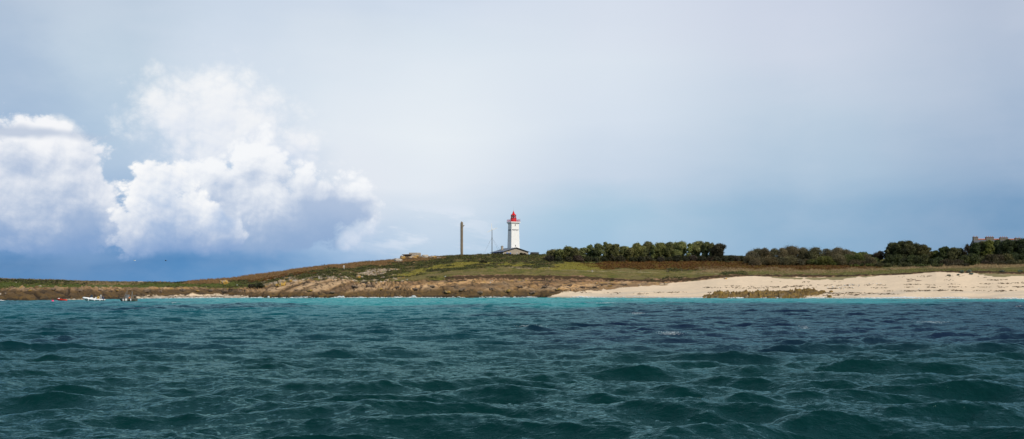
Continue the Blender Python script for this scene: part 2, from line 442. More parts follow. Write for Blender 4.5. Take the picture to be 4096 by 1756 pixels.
Z_DRY = [(690,1131),(800,1117),(1000,1096),(1200,1072),(1400,1050),(1600,1032),(1760,1024),(1760,1033),(1600,1049),(1500,1062),(1380,1070),(1300,1076),(1150,1096),(1000,1124),(900,1129),(760,1135)]
Z_RUST = [(930,1122),(1010,1112),(1100,1104),(1240,1087),(1250,1093),(1160,1104),(1090,1118),(1010,1128)]
Z_TURF = [(1540,1119),(1640,1105),(1720,1092),(1800,1082),(1900,1076),(2050,1068),(2160,1072),(2400,1078),(2900,1086),(2900,1101),(2780,1112),(2500,1121),(2200,1104),(1900,1102),(1780,1108),(1600,1124)]
Z_YEL = [(1550,1112),(1600,1097),(1680,1080),(1760,1064),(1830,1054),(1930,1047),(1960,1055),(1860,1064),(1780,1074),(1700,1089),(1620,1106)]
Z_YEL2 = [(2230,1062),(2270,1050),(2340,1052),(2380,1066),(2420,1079),(2300,1080),(2160,1077)]
Z_YEL3 = [(2000,1066),(2010,1057),(2140,1055),(2160,1062)]
Z_RUST2 = [(2320,1061),(2400,1050),(2480,1044),(2960,1046),(3000,1058),(3400,1062),(3520,1068),(3480,1079),(3000,1082),(2850,1080),(2600,1077),(2450,1077),(2360,1068)]
Z_DRY2 = [(2780,1086),(2800,1074),(3000,1076),(3300,1081),(3400,1076),(3520,1076),(3660,1068),(3660,1074),(3560,1082),(3420,1088),(3200,1094),(3000,1090)]
Z_DRY3 = [(3680,1072),(3800,1064),(4150,1056),(4150,1066),(3820,1072)]
Z_LGRASS = [(-50,1150),(-50,1130),(300,1138),(640,1134),(760,1136),(900,1130),(1000,1132),(1020,1146),(600,1151),(300,1150)]
Z_LDRY = [(200,1134),(420,1129),(560,1131),(560,1140),(430,1142),(300,1136)]
Z_EARTH = [(1790,1114),(1830,1100),(1990,1097),(2180,1104),(2330,1104),(2360,1110),(2440,1112),(2530,1119),(2800,1110),(2830,1102),(2950,1098),(3240,1098),(3240,1112),(3080,1104),(2940,1108),(2780,1129),(2690,1134),(2520,1130),(2340,1132),(2180,1122),(1820,1118)]
# edge between rock and sand
f_sandedge = ip([(2140,1195),(2200,1187),(2240,1172),(2420,1161),(2500,1150),(2640,1139),(2700,1134),(2720,1100)])

def build_land():
    u_in = np.linspace((-120-2048)/F, (4216-2048)/F, 1560)
    u_l = np.linspace(-0.86, u_in[0], 46)[:-1]; u_r = np.linspace(u_in[-1], 0.86, 46)[1:]
    u = np.concatenate([u_l, u_in, u_r]); sx = u*F + 2048
    nc = len(u)
    yw = Ywat(sx) + vnoise(sx/140, sx*0+3.3, 5)*3.0
    yf = yw + f_rise(sx); yb = yf + 3.5; ysk = f_ysky(sx)
    segs = []
    segs.append((yw-22, yw, np.linspace(0, 1, 10)[:-1]))
    segs.append((yw, yf, np.linspace(0, 1, 150)[:-1]))
    segs.append((yf, yb, np.linspace(0, 1, 22)[:-1]))
    segs.append((yb, ysk, np.linspace(0, 1, 210)[:-1]))
    segs.append((ysk, ysk+190, np.linspace(0, 1, 40)[:-1]**1.4))
    segs.append((ysk+190, ysk+330, np.linspace(0, 1, 14)))
    Y = np.concatenate([a[:, None] + (b-a)[:, None]*t[None, :] for a, b, t in segs], axis=1)
    sid = np.concatenate([np.full(len(t), i) for i, (_, _, t) in enumerate(segs)])
    tt = np.concatenate([t for _, _, t in segs])[None, :] + np.zeros((nc, 1))
    SX = sx[:, None] + np.zeros_like(Y); X = u[:, None]*Y
    sw = SY0 + HC*F/yw; sf = f_foot(sx); sb = f_bluf(sx); ss_ = f_sky(sx)
    ssk = np.minimum(ss_, sb-3)
    # photo row of every vertex -> height
    rockcol = sstep(2420, 2250, sx)                  # 1 = rocky shore
    cove = sstep(540, 620, sx)*sstep(1000, 930, sx)
    g_pow = 1.0 - 0.36*rockcol*(1-cove)
    g = tt**g_pow[:, None]
    # cove: flat sand first, then the rock step
    gc = np.where(tt < 0.55, tt*0.5, 0.275 + (tt-0.55)/0.45*0.725)
    g = g*(1-cove[:, None]) + gc*cove[:, None]
    sy = np.zeros_like(Y)
    s1 = sw[:, None] + (sf-sw)[:, None]*g
    s2 = sf[:, None] + (sb-sf)[:, None]*tt
    tmid = tt
    s3 = sb[:, None] + (ssk-sb)[:, None]*(0.12*tmid + 0.88*tmid**0.92)
    sy = np.where(sid == 1, s1, np.where(sid == 2, s2, s3))
    Z = HC + (SY0-sy)/F*Y
    z0 = np.where(sid == 0, -2.5 + 2.5*tt, 0)
    zs = HC + (SY0-ssk)/F*ysk
    Z = np.where(sid == 0, z0, Z)
    Z = np.where(sid == 4, zs[:, None] - 0.8*sstep(0, 0.08, tt), Z)
    zend = zs - 0.8
    Z = np.where(sid == 5, zend[:, None]*(1-tt)**1.0 - 3*tt, Z)
    # ---- surface zones (in photo rows, which here only name places on the ground)
    jx = fbm(X/14, Y/9, 4, 21)*60; jy = fbm(X/9, Y/12, 5, 22)*11
    QX = SX + jx; QY = np.where(sid >= 3, sy, sy) + jy*0.8
    QY = np.where(sid == 4, ss_[:, None] + jy*0.8, QY)
    sandline = f_sandedge(SX)
    jag = fbm(X/3.0, Y/3.0, 4, 31)*5 + fbm(X/14.0, Y/8.0, 2, 32)*5
    shore = (sid[None, :] <= 1) | ((sid[None, :] == 2) & (tt < 0.15))
    beach = shore & (SX > 2130) & ((sy + jag) > sandline) & (SX > 2190 + jag)
    beach |= shore & (SX > 2720)
    covesand = shore & (SX > 545) & (SX < 995) & ((sy + fbm(X/6, Y/4, 4, 33)*5) > 1180 + 9*np.abs((SX-800)/260)**3)
    covesand |= shore & (SX > 255) & (SX < 345) & (sy > 1195.5 + fbm(X/3, Y/3, 3, 34)*1.5)
    sand = beach | covesand
    rock = shore & ~sand
    # rocks showing through the turf of the slope
    rp = fbm(X/5.0 + Y/14.0, Y/3.2 - X/9.0, 4, 41)
    slope_rock = (sid[None, :] >= 2) & (sid[None, :] <= 3) & (SX > 1040) & (SX < 1620) & (rp > 0.12 + (f_foot(SX)-sy)/55.0)
    slab = inpoly(QX, QY, [(1450,1093),(1520,1080),(1580,1074),(1570,1082),(1540,1092),(1500,1103),(1440,1100)]) & (fbm(X/4+Y/10, Y/2.0, 3, 43) > -0.15)
    slope_rock |= slab & (sid[None, :] == 3)
    slope_rock |= (sid[None, :] == 3) & (SX < 1000) & (rp > 0.36 + np.abs(f_foot(SX)-sy)/18.0)
    # ---- rock relief: ledges along the strata
    dip = np.interp(SX, [-900,0,300,600,950,1050,1500,1650,2100,2300,2600], [-.10,-.14,-.10,0.02,.02,.34,.30,.10,.06,.14,.10])
    rough = fbm(X/11, Y/11, 4, 51)
    crack = None
    q = Z*1.0 - X*dip + fbm(X/34, Y/14, 3, 51)*0.9 + fbm(X/5, Y/3, 3, 52)*0.12
    def saw(q, T):
        v = q/T; i = np.floor(v); fr = v-i
        return fr, i
    q = q + fbm(X/22, Y/4, 3, 57)*0.3
    f1, i1 = saw(q, 1.25); f2, i2 = saw(q + rough*0.15, 0.47)
    n_big = fbm(X/8, Y/8, 5, 53); n_s = fbm(X/1.6, Y/1.6, 4, 54)
    # joints across the strata
    jv = (X*0.9 + Y*0.45 + fbm(X/6, Y/6, 3, 55)*3.0)/8.5
    jf = np.abs((jv - np.floor(jv)) - 0.5); ji = np.floor(jv)
    blk = _h(ji, i1, 61)
    dz = (f1**2.0)*1.15*(0.55+0.7*blk) + (f2**2)*0.40 + n_big*0.55 + n_s*0.10 - 0.5
    dz -= sstep(0.07, 0.0, jf)*0.5*(blk > 0.35)
    smooth_zone = sstep(985, 1020, SX)*sstep(1330, 1200, SX)      # rounded slabs on the point
    crack = np.zeros(Y.shape)
    for off, pl in CRACKS:
        for (ax, ay), (bx, by) in zip(pl[:-1], pl[1:]):
            ax, ay, bx, by = off+ax*.3975, 880+ay*.3975, off+bx*.3975, 880+by*.3975
            c0, c1 = np.searchsorted(sx, ax-14), np.searchsorted(sx, bx+14)
            if c1 <= c0: c0, c1 = np.searchsorted(sx, min(ax, bx)-14), np.searchsorted(sx, max(ax, bx)+14)
            wob = fbm(SX[c0:c1]/22, sy[c0:c1]/9, 3, 120)*4
            qx = SX[c0:c1]+wob; qy = sy[c0:c1]+wob*.35
            dx, dy = bx-ax, by-ay
            t_ = np.clip(((qx-ax)*dx+(qy-ay)*dy)/(dx*dx+dy*dy), 0, 1)
            d2 = ((qx-ax-t_*dx)/2.6)**2 + ((qy-ay-t_*dy)/1.9)**2
            crack[c0:c1] = np.maximum(crack[c0:c1], np.exp(-d2))
    # undercut along the turf edge above the rocks, its shade painted in further down
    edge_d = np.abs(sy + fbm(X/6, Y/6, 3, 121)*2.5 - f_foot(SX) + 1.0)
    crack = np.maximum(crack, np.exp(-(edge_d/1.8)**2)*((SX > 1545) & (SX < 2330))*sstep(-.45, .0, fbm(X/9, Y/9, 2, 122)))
    cave = inpoly(SX, sy, [(1024+a*.3975, 880+b*.3975) for a, b in [(1000,640),(1060,628),(1200,622),(1225,645),(1180,668),(1095,685),(1010,680)]]) & (fbm(X/2, Y/2, 3, 123) > -.22)
    wallz = inpoly(SX, sy, [(1024+a*.3975, 880+b*.3975) for a, b in [(640,728),(830,688),(990,642),(1000,680),(840,722),(720,742)]])
    dz = dz*(1-0.35*smooth_zone)
    dz = dz - 1.0*crack - 1.2*cave*(sid == 1)
    rmask = np.clip((rock | slope_rock).astype(float), 0, 1)
    edge = np.where(sid == 1, sstep(0.0, 0.06, tt), np.where(sid == 0, 0.3, 1.0))
    amp = np.interp(SX, [0,980,1040,2150,2400,2700], [0.75,0.75,1.0,1.0,0.55,0.3])
    slope_amp = np.where(sid >= 2, 0.30, 1.0)
    # terrain undulation elsewhere
    und = fbm(X/16, Y/16, 4, 71)*0.45 + fbm(X/4.5, Y/4.5, 4, 72)*0.20
    veg = (~sand) & (sid[None, :] >= 2)
    skedge = np.where(sid == 3, sstep(0.0, 0.06, tt), np.where(sid == 2, 0.3, 1.0))
    Z = Z + rmask*dz*edge*amp*slope_amp
    Z = Z + np.where(veg, und*skedge*np.where(SX < 1000, 0.5, 1.0), 0)
    Z = Z + np.where(slope_rock, 0.25, 0)
    Z = Z + np.where(sand, fbm(X/9, Y/5, 4, 73)*0.12 + fbm(X/1.2, Y/1.2, 3, 74)*0.035, 0)*np.where(sid == 1, sstep(0, .1, tt), 0)
    # rocky reef standing on the beach has its own mesh; earth bank gets overhanging lumps
    bank = (sid[None, :] == 2) | inpoly(QX, QY, Z_EARTH)
    Z = Z + np.where(bank & veg, fbm(X/2.2, Y/2.2, 4, 75)*0.40, 0)
    # ---- colours (albedo)
    C = np.zeros(Y.shape + (3,))
    def paint(mask, col, w=1.0):
        m = (np.asarray(mask, float)*w)[..., None]
        C[:] = C*(1-m) + np.asarray(col)*m
    n1 = fbm(X/6, Y/6, 5, 81); n2 = fbm(X/1.8, Y/2.5, 4, 82); n3 = fbm(X/22, Y/14, 4, 83)
    heath = np.array((.082,.074,.022)); brown = np.array((.145,.098,.042)); dk = np.array((.032,.034,.012)); gr = np.array((.140,.140,.030))
    C[:] = heath
    paint(sstep(0.0, 0.35, n1), brown, 0.75)
    paint(sstep(0.02, 0.4, -n1+0.3*n2), gr, 0.8)
    paint(sstep(0.12, 0.45, n3+0.5*n2), dk, 0.8)
    right = SX > 2700
    paint(inpoly(QX, QY, Z_LGRASS), (.075,.098,.018), 0.8)
    paint(inpoly(QX, QY, Z_LDRY), (.25,.185,.085), 0.75)
    paint(inpoly(QX, QY, Z_DRY), (.21,.130,.055), 0.9)
    paint(inpoly(QX, QY, Z_DRY) & (n1 > 0.25), gr, 0.6)
    paint(inpoly(QX, QY, Z_RUST), (.125,.050,.012), 0.95)
    turf = inpoly(QX, QY, Z_TURF)
    paint(turf, (.160,.130,.038), 0.95); paint(turf & (fbm(X/3.5, Y/6, 5, 131) > .12), (.085,.078,.024), .7); paint(turf & (fbm(X/5, Y/8, 5, 132) > .25), (.19,.145,.060), .6); paint(turf & (n1 > 0.12), (.095,.100,.020), 0.7); paint(turf & (n3 < -0.2), (.17,.13,.055), 0.6)
    paint(inpoly(QX, QY, Z_YEL) & (n2 > -.25), (.26,.215,.06), 0.8); paint(inpoly(QX, QY, Z_YEL2) & (n2 > -.15), (.20,.18,.042), 0.8); paint(inpoly(QX, QY, Z_YEL3), (.24,.22,.045), 0.7)
    paint(inpoly(QX, QY, Z_RUST2), (.115,.050,.012), 0.92)
    paint(inpoly(QX, QY, Z_RUST2) & (n1 + 0.5*n2 > 0.22), (.15,.10,.015), 0.8)
    paint(inpoly(QX, QY, Z_DRY2) | inpoly(QX, QY, Z_DRY3), (.27,.20,.10), 0.85)
    lowr = (SX > 2950) & (QY > 1082) & (sid[None, :] == 3); paint(lowr & (n2 > -0.1), (.155,.145,.048), 0.8)
    # path along the shore, worn to sand
    fp = ip([(2000,1077),(2200,1079),(2480,1088),(2700,1091),(2870,1094)])
    paint((np.abs(sy + fbm(X/8, Y/8, 2, 90)*1.5 - fp(SX)) < 0.8) & (SX > 2180) & (SX < 2880) & (sid[None, :] == 3), (.30,.25,.13), 0.8)
    paint(inpoly(QX, QY, [(2020,1072),(2060,1063),(2140,1067),(2230,1077),(2100,1077)]) & (n2 > -0.05), (.34,.25,.16), 0.8)
    # earth
    earth = (bank & veg & (SX > 1780)) | inpoly(QX, QY, Z_EARTH)
    earth &= (sid[None, :] >= 2) | (sy < sandline - 2) & (SX > 1780)
    paint(earth, (.27,.165,.095)); paint(earth & (n2 > 0.1), (.155,.090,.048), 0.8)
    paint(earth & (n1 + n2*0.7 > 0.30), (.070,.060,.022), 0.85)
    paint((sid[None, :] == 2) & (tt > 0.42 + n2*.5) & veg & (SX > 1780), (.042,.028,.015), 0.9)  # dark band painted on the upper bank as shade below the turf lip
    # rock
    tint = _h(i1, ji*0, 91)[..., None]; tint2 = _h(i2, ji, 92)[..., None]
    base = np.array((.275,.168,.078))*(0.72+0.56*tint) * (0.78+0.44*tint2)
    grey = np.array((.255,.185,.118))*(0.75+.5*tint2); pink = np.array((.225,.125,.058))*(0.75+.5*tint2); och = np.array((.20,.108,.034))*(0.75+.5*tint2)
    w1 = sstep(-0.1, 0.5, n1)[..., None]; base = base*(1-0.5*w1) + grey*0.5*w1
    w2 = sstep(0.05, 0.5, n3)[..., None]; base = base*(1-0.6*w2) + pink*0.6*w2
    w3 = sstep(0.15, 0.5, -n1 + n2*0.4)[..., None]; base = base*(1-0.5*w3) + och*0.5*w3
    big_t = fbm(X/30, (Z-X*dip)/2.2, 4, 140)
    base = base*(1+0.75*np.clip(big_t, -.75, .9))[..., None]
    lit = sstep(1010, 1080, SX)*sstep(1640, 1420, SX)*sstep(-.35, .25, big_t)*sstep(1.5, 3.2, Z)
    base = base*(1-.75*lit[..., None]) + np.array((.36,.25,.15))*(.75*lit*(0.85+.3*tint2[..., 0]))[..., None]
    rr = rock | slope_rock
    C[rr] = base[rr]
    # lichen on the upper rock, weed and wet black zone low down
    hrel = Z
    up = np.clip((f_foot(SX)-sy+16)/22, 0, 1)
    paint(rr & (fbm(X/1.7, Y/1.7, 4, 95) + 0.50*up > 0.70), (.36,.22,.04), 0.7)
    paint(slope_rock & (n2 < 0.15), (.46,.40,.33), 0.6)
    tide = rock & (hrel + n2*0.5 < 2.35)
    wet = sstep(3.3, 1.7, hrel + n2*0.8 + n1*0.6 - np.interp(SX, [0,900,1000,1350,1500,2200,2500],[.5,.6,-.3,-.2,.6,.4,-.3]))
    paint(rock, (.070,.042,.014), wet*0.9)
    paint(rock, (.020,.014,.007), sstep(1.15, 0.35, hrel + n2*0.3)*0.9)
    paint(rock & (n2 + n1*0.5 > 0.15), (.120,.070,.018), wet*0.6)
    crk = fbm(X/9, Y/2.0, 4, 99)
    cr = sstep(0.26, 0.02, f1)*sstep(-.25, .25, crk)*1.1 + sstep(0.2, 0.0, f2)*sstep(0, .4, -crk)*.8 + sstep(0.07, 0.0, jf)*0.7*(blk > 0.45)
    paint(rr, (.022,.015,.010), np.clip(cr, 0, 0.9)*np.where(sid >= 2, .5, 1)*np.clip(0.75+n_big, 0.3, 1))  # shade in crevices under the ledges and along joints, put into the colour
    paint(rr & (fbm(X/3.5, Y/1.2, 4, 100) > .30), (.040,.028,.016), .7)
    paint(wallz & rr, (.085,.048,.024), .75); paint(cave & rr, (.016,.012,.009), .9)  # cave hollow painted near black as its inner shade; wall slab just darker
    paint(rock | slope_rock | ((sid[None, :] == 2) & veg & (SX < 2330)), (.020,.014,.009), np.clip(crack*1.05, 0, .93))  # shade in cracks and turf undercut, painted dark over the carved grooves
    # sand
    sd_ = np.array((.665,.52,.36))
    sc_ = np.ones_like(Y)[..., None]*sd_*(1+0.05*n1[..., None]+0.05*n2[..., None])
    damp = sstep(0.0, 0.4, fbm(X/26, Y/7, 4, 97)+0.1)[..., None]*sstep(1150, 1172, sy)[..., None]
    sc_ = sc_*(1-0.55*damp) + np.array((.47,.40,.31))*0.55*damp
    wetb = sstep(0.75, 0.2, hrel)[..., None]
    sc_ = sc_*(1-wetb) + np.array((.42,.345,.27))*wetb
    C[sand] = sc_[sand]
    paint(sand & (SX < 1000) & (fbm(X/5, Y/2.2, 4, 98) > 0.12) & (sy > 1183), (.16,.13,.085), 0.8)
    # low dune grass tongues on the upper beach
    dune = sand & inpoly(SX + jx*1.2, sy + jy*0.7, [(3060,1104),(3130,1104),(3230,1118),(3200,1121),(3090,1113)]) | sand & inpoly(SX + jx*1.2, sy + jy*0.7, [(3225,1117),(3300,1108),(3420,1104),(3560,1102),(3420,1112),(3300,1119)]) | sand & inpoly(SX+jx*1.2, sy+jy*0.7, [(3925,1096),(3980,1091),(4150,1091),(4150,1106),(3960,1106)])
    paint(dune, (.17,.145,.055), 0.9)
    L.u, L.X, L.Y, L.Z, L.sy, L.SX, L.sid, L.tt = u, X, Y, Z, sy, SX, sid, tt
    L.sand, L.rock, L.slope_rock = sand, rock, slope_rock
    L.psy = SY0 - (Z-HC)*F/Y
    V = np.stack([X, Y, Z], -1).reshape(-1, 3)
    nr = Y.shape[1]
    idx = np.arange(nc*nr).reshape(nc, nr)
    Q = np.stack([idx[:-1, :-1], idx[1:, :-1], idx[1:, 1:], idx[:-1, 1:]], -1)
    def fmask(m): return (m[:-1, :-1].astype(int)+m[1:, :-1]+m[1:, 1:]+m[:-1, 1:] >= 2)
    fs = fmask(sand); fr = fmask(rock) & ~fs; fv = ~fs & ~fr
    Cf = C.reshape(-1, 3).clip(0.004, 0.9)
    m_rock = vcol_mat('rock', 0.82, 0.18, 0.7, 0.3, 0.6, 0.3, 1.1, aniso=(1, 1, 2.2))
    m_sand = vcol_mat('sand', 0.9, 0.07, 1.2, 0.2, 0.35, 0.08, 2.0)
    m_turf = vcol_mat('turf', 0.95, 0.5, 1.3, 0.1, 0.9, 0.35, 2.2)
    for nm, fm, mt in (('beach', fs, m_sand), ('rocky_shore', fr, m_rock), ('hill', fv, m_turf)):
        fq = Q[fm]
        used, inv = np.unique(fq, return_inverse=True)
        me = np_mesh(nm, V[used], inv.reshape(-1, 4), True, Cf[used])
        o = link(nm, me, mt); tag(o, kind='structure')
    return m_rock
M_ROCK = build_land()

def place(sx, sy):
    """point of the ground that the photo shows at (sx, sy); the crest when sy lies above it"""
    c = int(np.argmin(np.abs(L.u - (sx-2048)/F)))
    col = L.psy[c]; run = np.minimum.accumulate(col)
    hit = np.nonzero(run[10:] <= sy)[0]
    r = int(hit[0])+10 if len(hit) else int(np.argmin(col))
    y = L.Y[c, r]
    return Vector(((sx-2048)/F*y, y, L.Z[c, r]))

def ground(x, y):
    c = int(np.argmin(np.abs(L.u - x/y)))
    return float(np.interp(y, L.Y[c], L.Z[c]))

def at(sx, Y, sy=None):
    x = (sx-2048)/F*Y
    return Vector((x, Y, ground(x, Y) if sy is None else HC + (SY0-sy)/F*Y))
# ------------------------------------------------------------------ the sea: FFT swell and chop on a fan-shaped sheet
def ocean_tile(Lm, N, Lp, wind, amp_rms, kmin, kmax, seed, spread=2.0, power=4.0):
    r = np.random.default_rng(seed)
    k1 = np.fft.fftfreq(N, d=Lm/N)*2*np.pi
    KX, KY = np.meshgrid(k1, k1, indexing='ij'); K = np.sqrt(KX**2+KY**2); K[0, 0] = 1e-6
    cosf = (KX*math.cos(wind)+KY*math.sin(wind))/K
    Ph = np.exp(-1/(K*Lp)**2)/K**power*(np.abs(cosf)**spread*np.where(cosf < 0, 0.25, 1.0)+0.02)
    Ph *= sstep(kmin*0.8, kmin*1.2, K)*sstep(kmax*1.2, kmax*0.8, K); Ph[0, 0] = 0
    H = (r.normal(size=(N, N))+1j*r.normal(size=(N, N)))*np.sqrt(Ph/2)
    h = np.fft.ifft2(H).real; s = amp_rms/h.std(); H = H*s
    h = np.fft.ifft2(H).real
    dx = np.fft.ifft2(-1j*KX/K*H).real; dy = np.fft.ifft2(-1j*KY/K*H).real
    return (Lm, N, h, dx, dy)

def samp(tile, X, Y, rot):
    Lm, N, h, dx, dy = tile
    c, s = math.cos(rot), math.sin(rot)
    a = (X*c+Y*s)/Lm*N; b = (-X*s+Y*c)/Lm*N
    i = np.floor(a); j = np.floor(b); fa = a-i; fb = b-j
    i0 = i.astype(int) % N; j0 = j.astype(int) % N; i1 = (i0+1) % N; j1 = (j0+1) % N
    def bl(A): return (A[i0, j0]*(1-fa)+A[i1, j0]*fa)*(1-fb)+(A[i0, j1]*(1-fa)+A[i1, j1]*fa)*fb
    H, DX, DY = bl(h), bl(dx), bl(dy)
    return H, DX*c-DY*s, DX*s+DY*c

def build_sea():
    half = math.atan(0.62)
    th_in = np.linspace(-half, half, 1250)
    th = np.concatenate([np.linspace(-math.pi, -half, 90)[:-1], th_in, np.linspace(half, math.pi, 90)[1:]])
    d = [3.0]
    while d[-1] < 430: d.append(d[-1] + 0.03 + 0.0030*d[-1])
    while d[-1] < 30000: d.append(d[-1]*1.22)
    d = np.array([0.3, 1.2, 2.2] + d)
    TH, D = np.meshgrid(th, d, indexing='ij')
    X = np.sin(TH)*D; Y = np.cos(TH)*D
    wind = R(-97)
    A = ocean_tile(151.0, 512, 0.72, wind, 0.130, 0.15, 4.0, 47, 7.0)
    B = ocean_tile(37.0, 512, 0.6, wind+R(14), 0.027, 3.4, 40.0, 4, 2.2, 3.4)
    C = ocean_tile(211.0, 256, 2.2, wind-R(16), 0.035, 0.05, 0.7, 5, 2.0)
    hA, xA, yA = samp(A, X, Y, R(7)); hB, xB, yB = samp(B, X+17, Y, R(-31)+R(14)); hC, xC, yC = samp(C, X, Y+60, 0)
    fadeB = sstep(380, 60, D)*0.5+0.5; far = sstep(600, 430, D)
    gust = 0.85+0.35*fbm(X/38, Y/38, 3, 9)
    # calmer in the lee of the shore
    fan = np.abs(TH) < half*1.3
    sxs = np.clip(X/np.maximum(Y, 1)*F+2048, -1500, 5600)
    yw = np.where(fan, Ywat(sxs), 400)
    toshore = yw - Y
    calm = np.where(fan, 0.6+0.4*sstep(0, 60, toshore), 1)
    k = far*calm
    Z = (hA*gust + hB*fadeB*gust + hC*0.8)*k
    ch = -1.0          # pulls points towards the crests: sharp crests, flat troughs
    X2 = X + ch*(xA*gust+xB*fadeB*0.35+xC*0.8)*k; Y2 = Y + ch*(yA*gust+yB*fadeB*0.35+yC*0.8)*k
    # water colour: shallow sand glows turquoise, weed beds are violet-navy, deep water green
    n1 = fbm(X/34, Y/90, 4, 101); n2 = fbm(X/9, Y/22, 4, 102)
    deep = np.array((.0006,.0180,.0172)); deepl = np.array((.0008,.0245,.033)); weed = np.array((.0045,.0105,.030)); teal = np.array((.0012,.064,.080)); turq = np.array((.008,.185,.190)); pale = np.array((.08,.30,.27))
    Cc = np.zeros(X.shape+(3,)); Cc[:] = deep
    def paint(w, c):
        w = np.clip(w, 0, 1)[..., None]; Cc[:] = Cc*(1-w)+np.asarray(c)*w
    rs = SY0 + HC*F/np.maximum(Y, 5)          # photo row of flat water there: a name for a distance
    left = sstep(2500, 1900, sxs + n1*500)
    paint(sstep(1500, 1300, rs + n1*60)*left, deepl)
    paint(sstep(1300, 1225, rs + n1*30)*left*0.9, teal)
    paint((1-left)*sstep(1490, 1350, rs + n1*90 + n2*20)*fan, weed)
    paint(left*sstep(0.15, 0.4, n1+0.25*n2)*sstep(1420, 1330, rs)*0.75*fan, weed*0.9)
    tl = np.interp(sxs, [0,300,600,1000,1500,2300,2500,3200,4096], [1203,1206,1212,1219,1224,1224,1214,1212,1211])
    tw = np.interp(sxs, [0,300,600,1000,1500,2300,2500,3200,4096], [6,7,8,12,15,14,9,9,9])
    tq = np.interp(sxs, [0,250,480,800,1000], [.10,.25,.55,.75,1.0])
    m = sstep(1, -1, (rs + n2*6 + n1*9 + fbm(X/60, Y/30, 3, 130)*7 - tl)/tw)*fan
    paint(m*tq, turq)
    paint(sstep(0, -1, (rs + n2*3 - tl + tw*1.1)/tw*1.2)*fan*np.interp(sxs, [0,800,1000,2150,2400,4096], [0,.1,.1,.15,.45,.6]), pale)
    st = np.interp(sxs, [0,500,2350,2600], [0,1,1,0])*sstep(1206, 1212, rs)*sstep(1262, 1240, rs)*sstep(0.05, 0.3, fbm(X/26, Y/60, 4, 103)+0.06)*fan
    paint(st*0.75, weed*1.1)
    fm = hA*gust + 0.35*hB
    # whitecaps: only where crests pinch
    jac = fbm(X/3, Y/6, 3, 105)
    wc = sstep(0.36, 0.47, hA*gust+0.6*hB)*sstep(0.30, 0.55, fbm(X/17, Y/40, 2, 106)+0.3*jac)*fan*sstep(60, 80, Y)
    V = np.stack([X2, Y2, Z], -1)
    nt_, nr = X.shape
    idx = np.arange(nt_*nr).reshape(nt_, nr)
    i2 = np.concatenate([idx, idx[:1]], 0)
    Q = np.stack([i2[:-1, :-1], i2[:-1, 1:], i2[1:, 1:], i2[1:, :-1]], -1).reshape(-1, 4)
    Q = Q[:, ::-1]
    me = np_mesh('sea', V.reshape(-1, 3), Q, True, Cc.reshape(-1, 3), {'foam': wc.ravel()})
    m, nt, b = new_mat('sea_water'); S.nt = nt
    at_ = nt.nodes.new('ShaderNodeAttribute'); at_.attribute_name = 'Col'
    af = nt.nodes.new('ShaderNodeAttribute'); af.attribute_name = 'foam'
    tc = nt.nodes.new('ShaderNodeTexCoord')
    mp = nt.nodes.new('ShaderNodeMapping'); mp.inputs['Rotation'].default_value = (0, 0, R(8)); mp.inputs['Scale'].default_value = (0.6, 1.0, 1)
    nt.links.new(tc.outputs['Object'], mp.inputs['Vector'])
    v = S(mp.outputs[0])
    r1 = s_noise(v, 2.6, 5, 0.62)
    r2 = s_noise(v, 0.55, 3, 0.5)
    bp = nt.nodes.new('ShaderNodeBump'); bp.inputs['Strength'].default_value = 1.0; bp.inputs['Distance'].default_value = 0.085
    nt.links.new((r1 + r2*0.7).o, bp.inputs['Height'])
    nt.nodes.remove(b)
    fo = S(af.outputs['Fac'])*s_noise(v, 5.0, 4, 0.7).ss(0.42, 0.6)
    di = nt.nodes.new('ShaderNodeBsdfDiffuse'); gl = nt.nodes.new('ShaderNodeBsdfGlossy'); gl.distribution = 'GGX'
    nt.links.new(s_mix(fo, S(at_.outputs['Color']), (.75,.78,.8)).o, di.inputs['Color'])
    gl.inputs['Color'].default_value = (.50,.86,.87,1); gl.inputs['Roughness'].default_value = 0.06
    nt.links.new(bp.outputs[0], di.inputs['Normal']); nt.links.new(bp.outputs[0], gl.inputs['Normal'])
    fr = nt.nodes.new('ShaderNodeFresnel'); fr.inputs['IOR'].default_value = 1.33; nt.links.new(bp.outputs[0], fr.inputs['Normal'])
    ms = nt.nodes.new('ShaderNodeMixShader')
    fac = S.m('MINIMUM', S(fr.outputs[0])*0.68, 0.43)*(1.0-fo)
    nt.links.new(fac.o, ms.inputs[0]); nt.links.new(di.outputs[0], ms.inputs[1]); nt.links.new(gl.outputs[0], ms.inputs[2])
    nt.links.new(ms.outputs[0], nt.nodes['Material Output'].inputs['Surface'])
    o = link('sea', me, m); tag(o, kind='structure')
    L.seaA = (A, B, C)
build_sea()
# ------------------------------------------------------------------ materials of the built things
M = {}
M['white'] = pmat('white_paint', (.80,.79,.76), 0.55, 0.06, 0.6)
M['whitewash'] = pmat('whitewashed_masonry', (.80,.785,.75), 0.75, 0.05, 0.45, bump=0.25)
M['red'] = pmat('red_gloss_paint', (.62,.004,.008), 0.5, 0.10, 0.8, spec=.3)
M['rail_red'] = pmat('faded_red_rail_paint', (.52,.055,.085), 0.5, 0.10, 1.0)
M['letter'] = pmat('dark_navy_letter_paint', (.020,.024,.05), 0.6, 0.1, 2)
M['dark'] = pmat('dark_opening', (.015,.015,.017), 0.7, 0.2, 2)
M['concrete'] = pmat('weathered_concrete', (.20,.155,.105), 0.9, 0.28, 0.9, bump=0.4)
M['concrete_pale'] = pmat('pale_lichened_concrete', (.36,.31,.25), 0.9, 0.25, 1.2, bump=0.4)
M['rust'] = pmat('rusty_steel', (.16,.085,.05), 0.8, 0.3, 4)
M['galv'] = pmat('galvanised_steel', (.28,.28,.27), 0.5, 0.12, 3, metal=0.3)
M['mast'] = pmat('dark_grey_mast', (.105,.105,.095), .6, .12, 2)
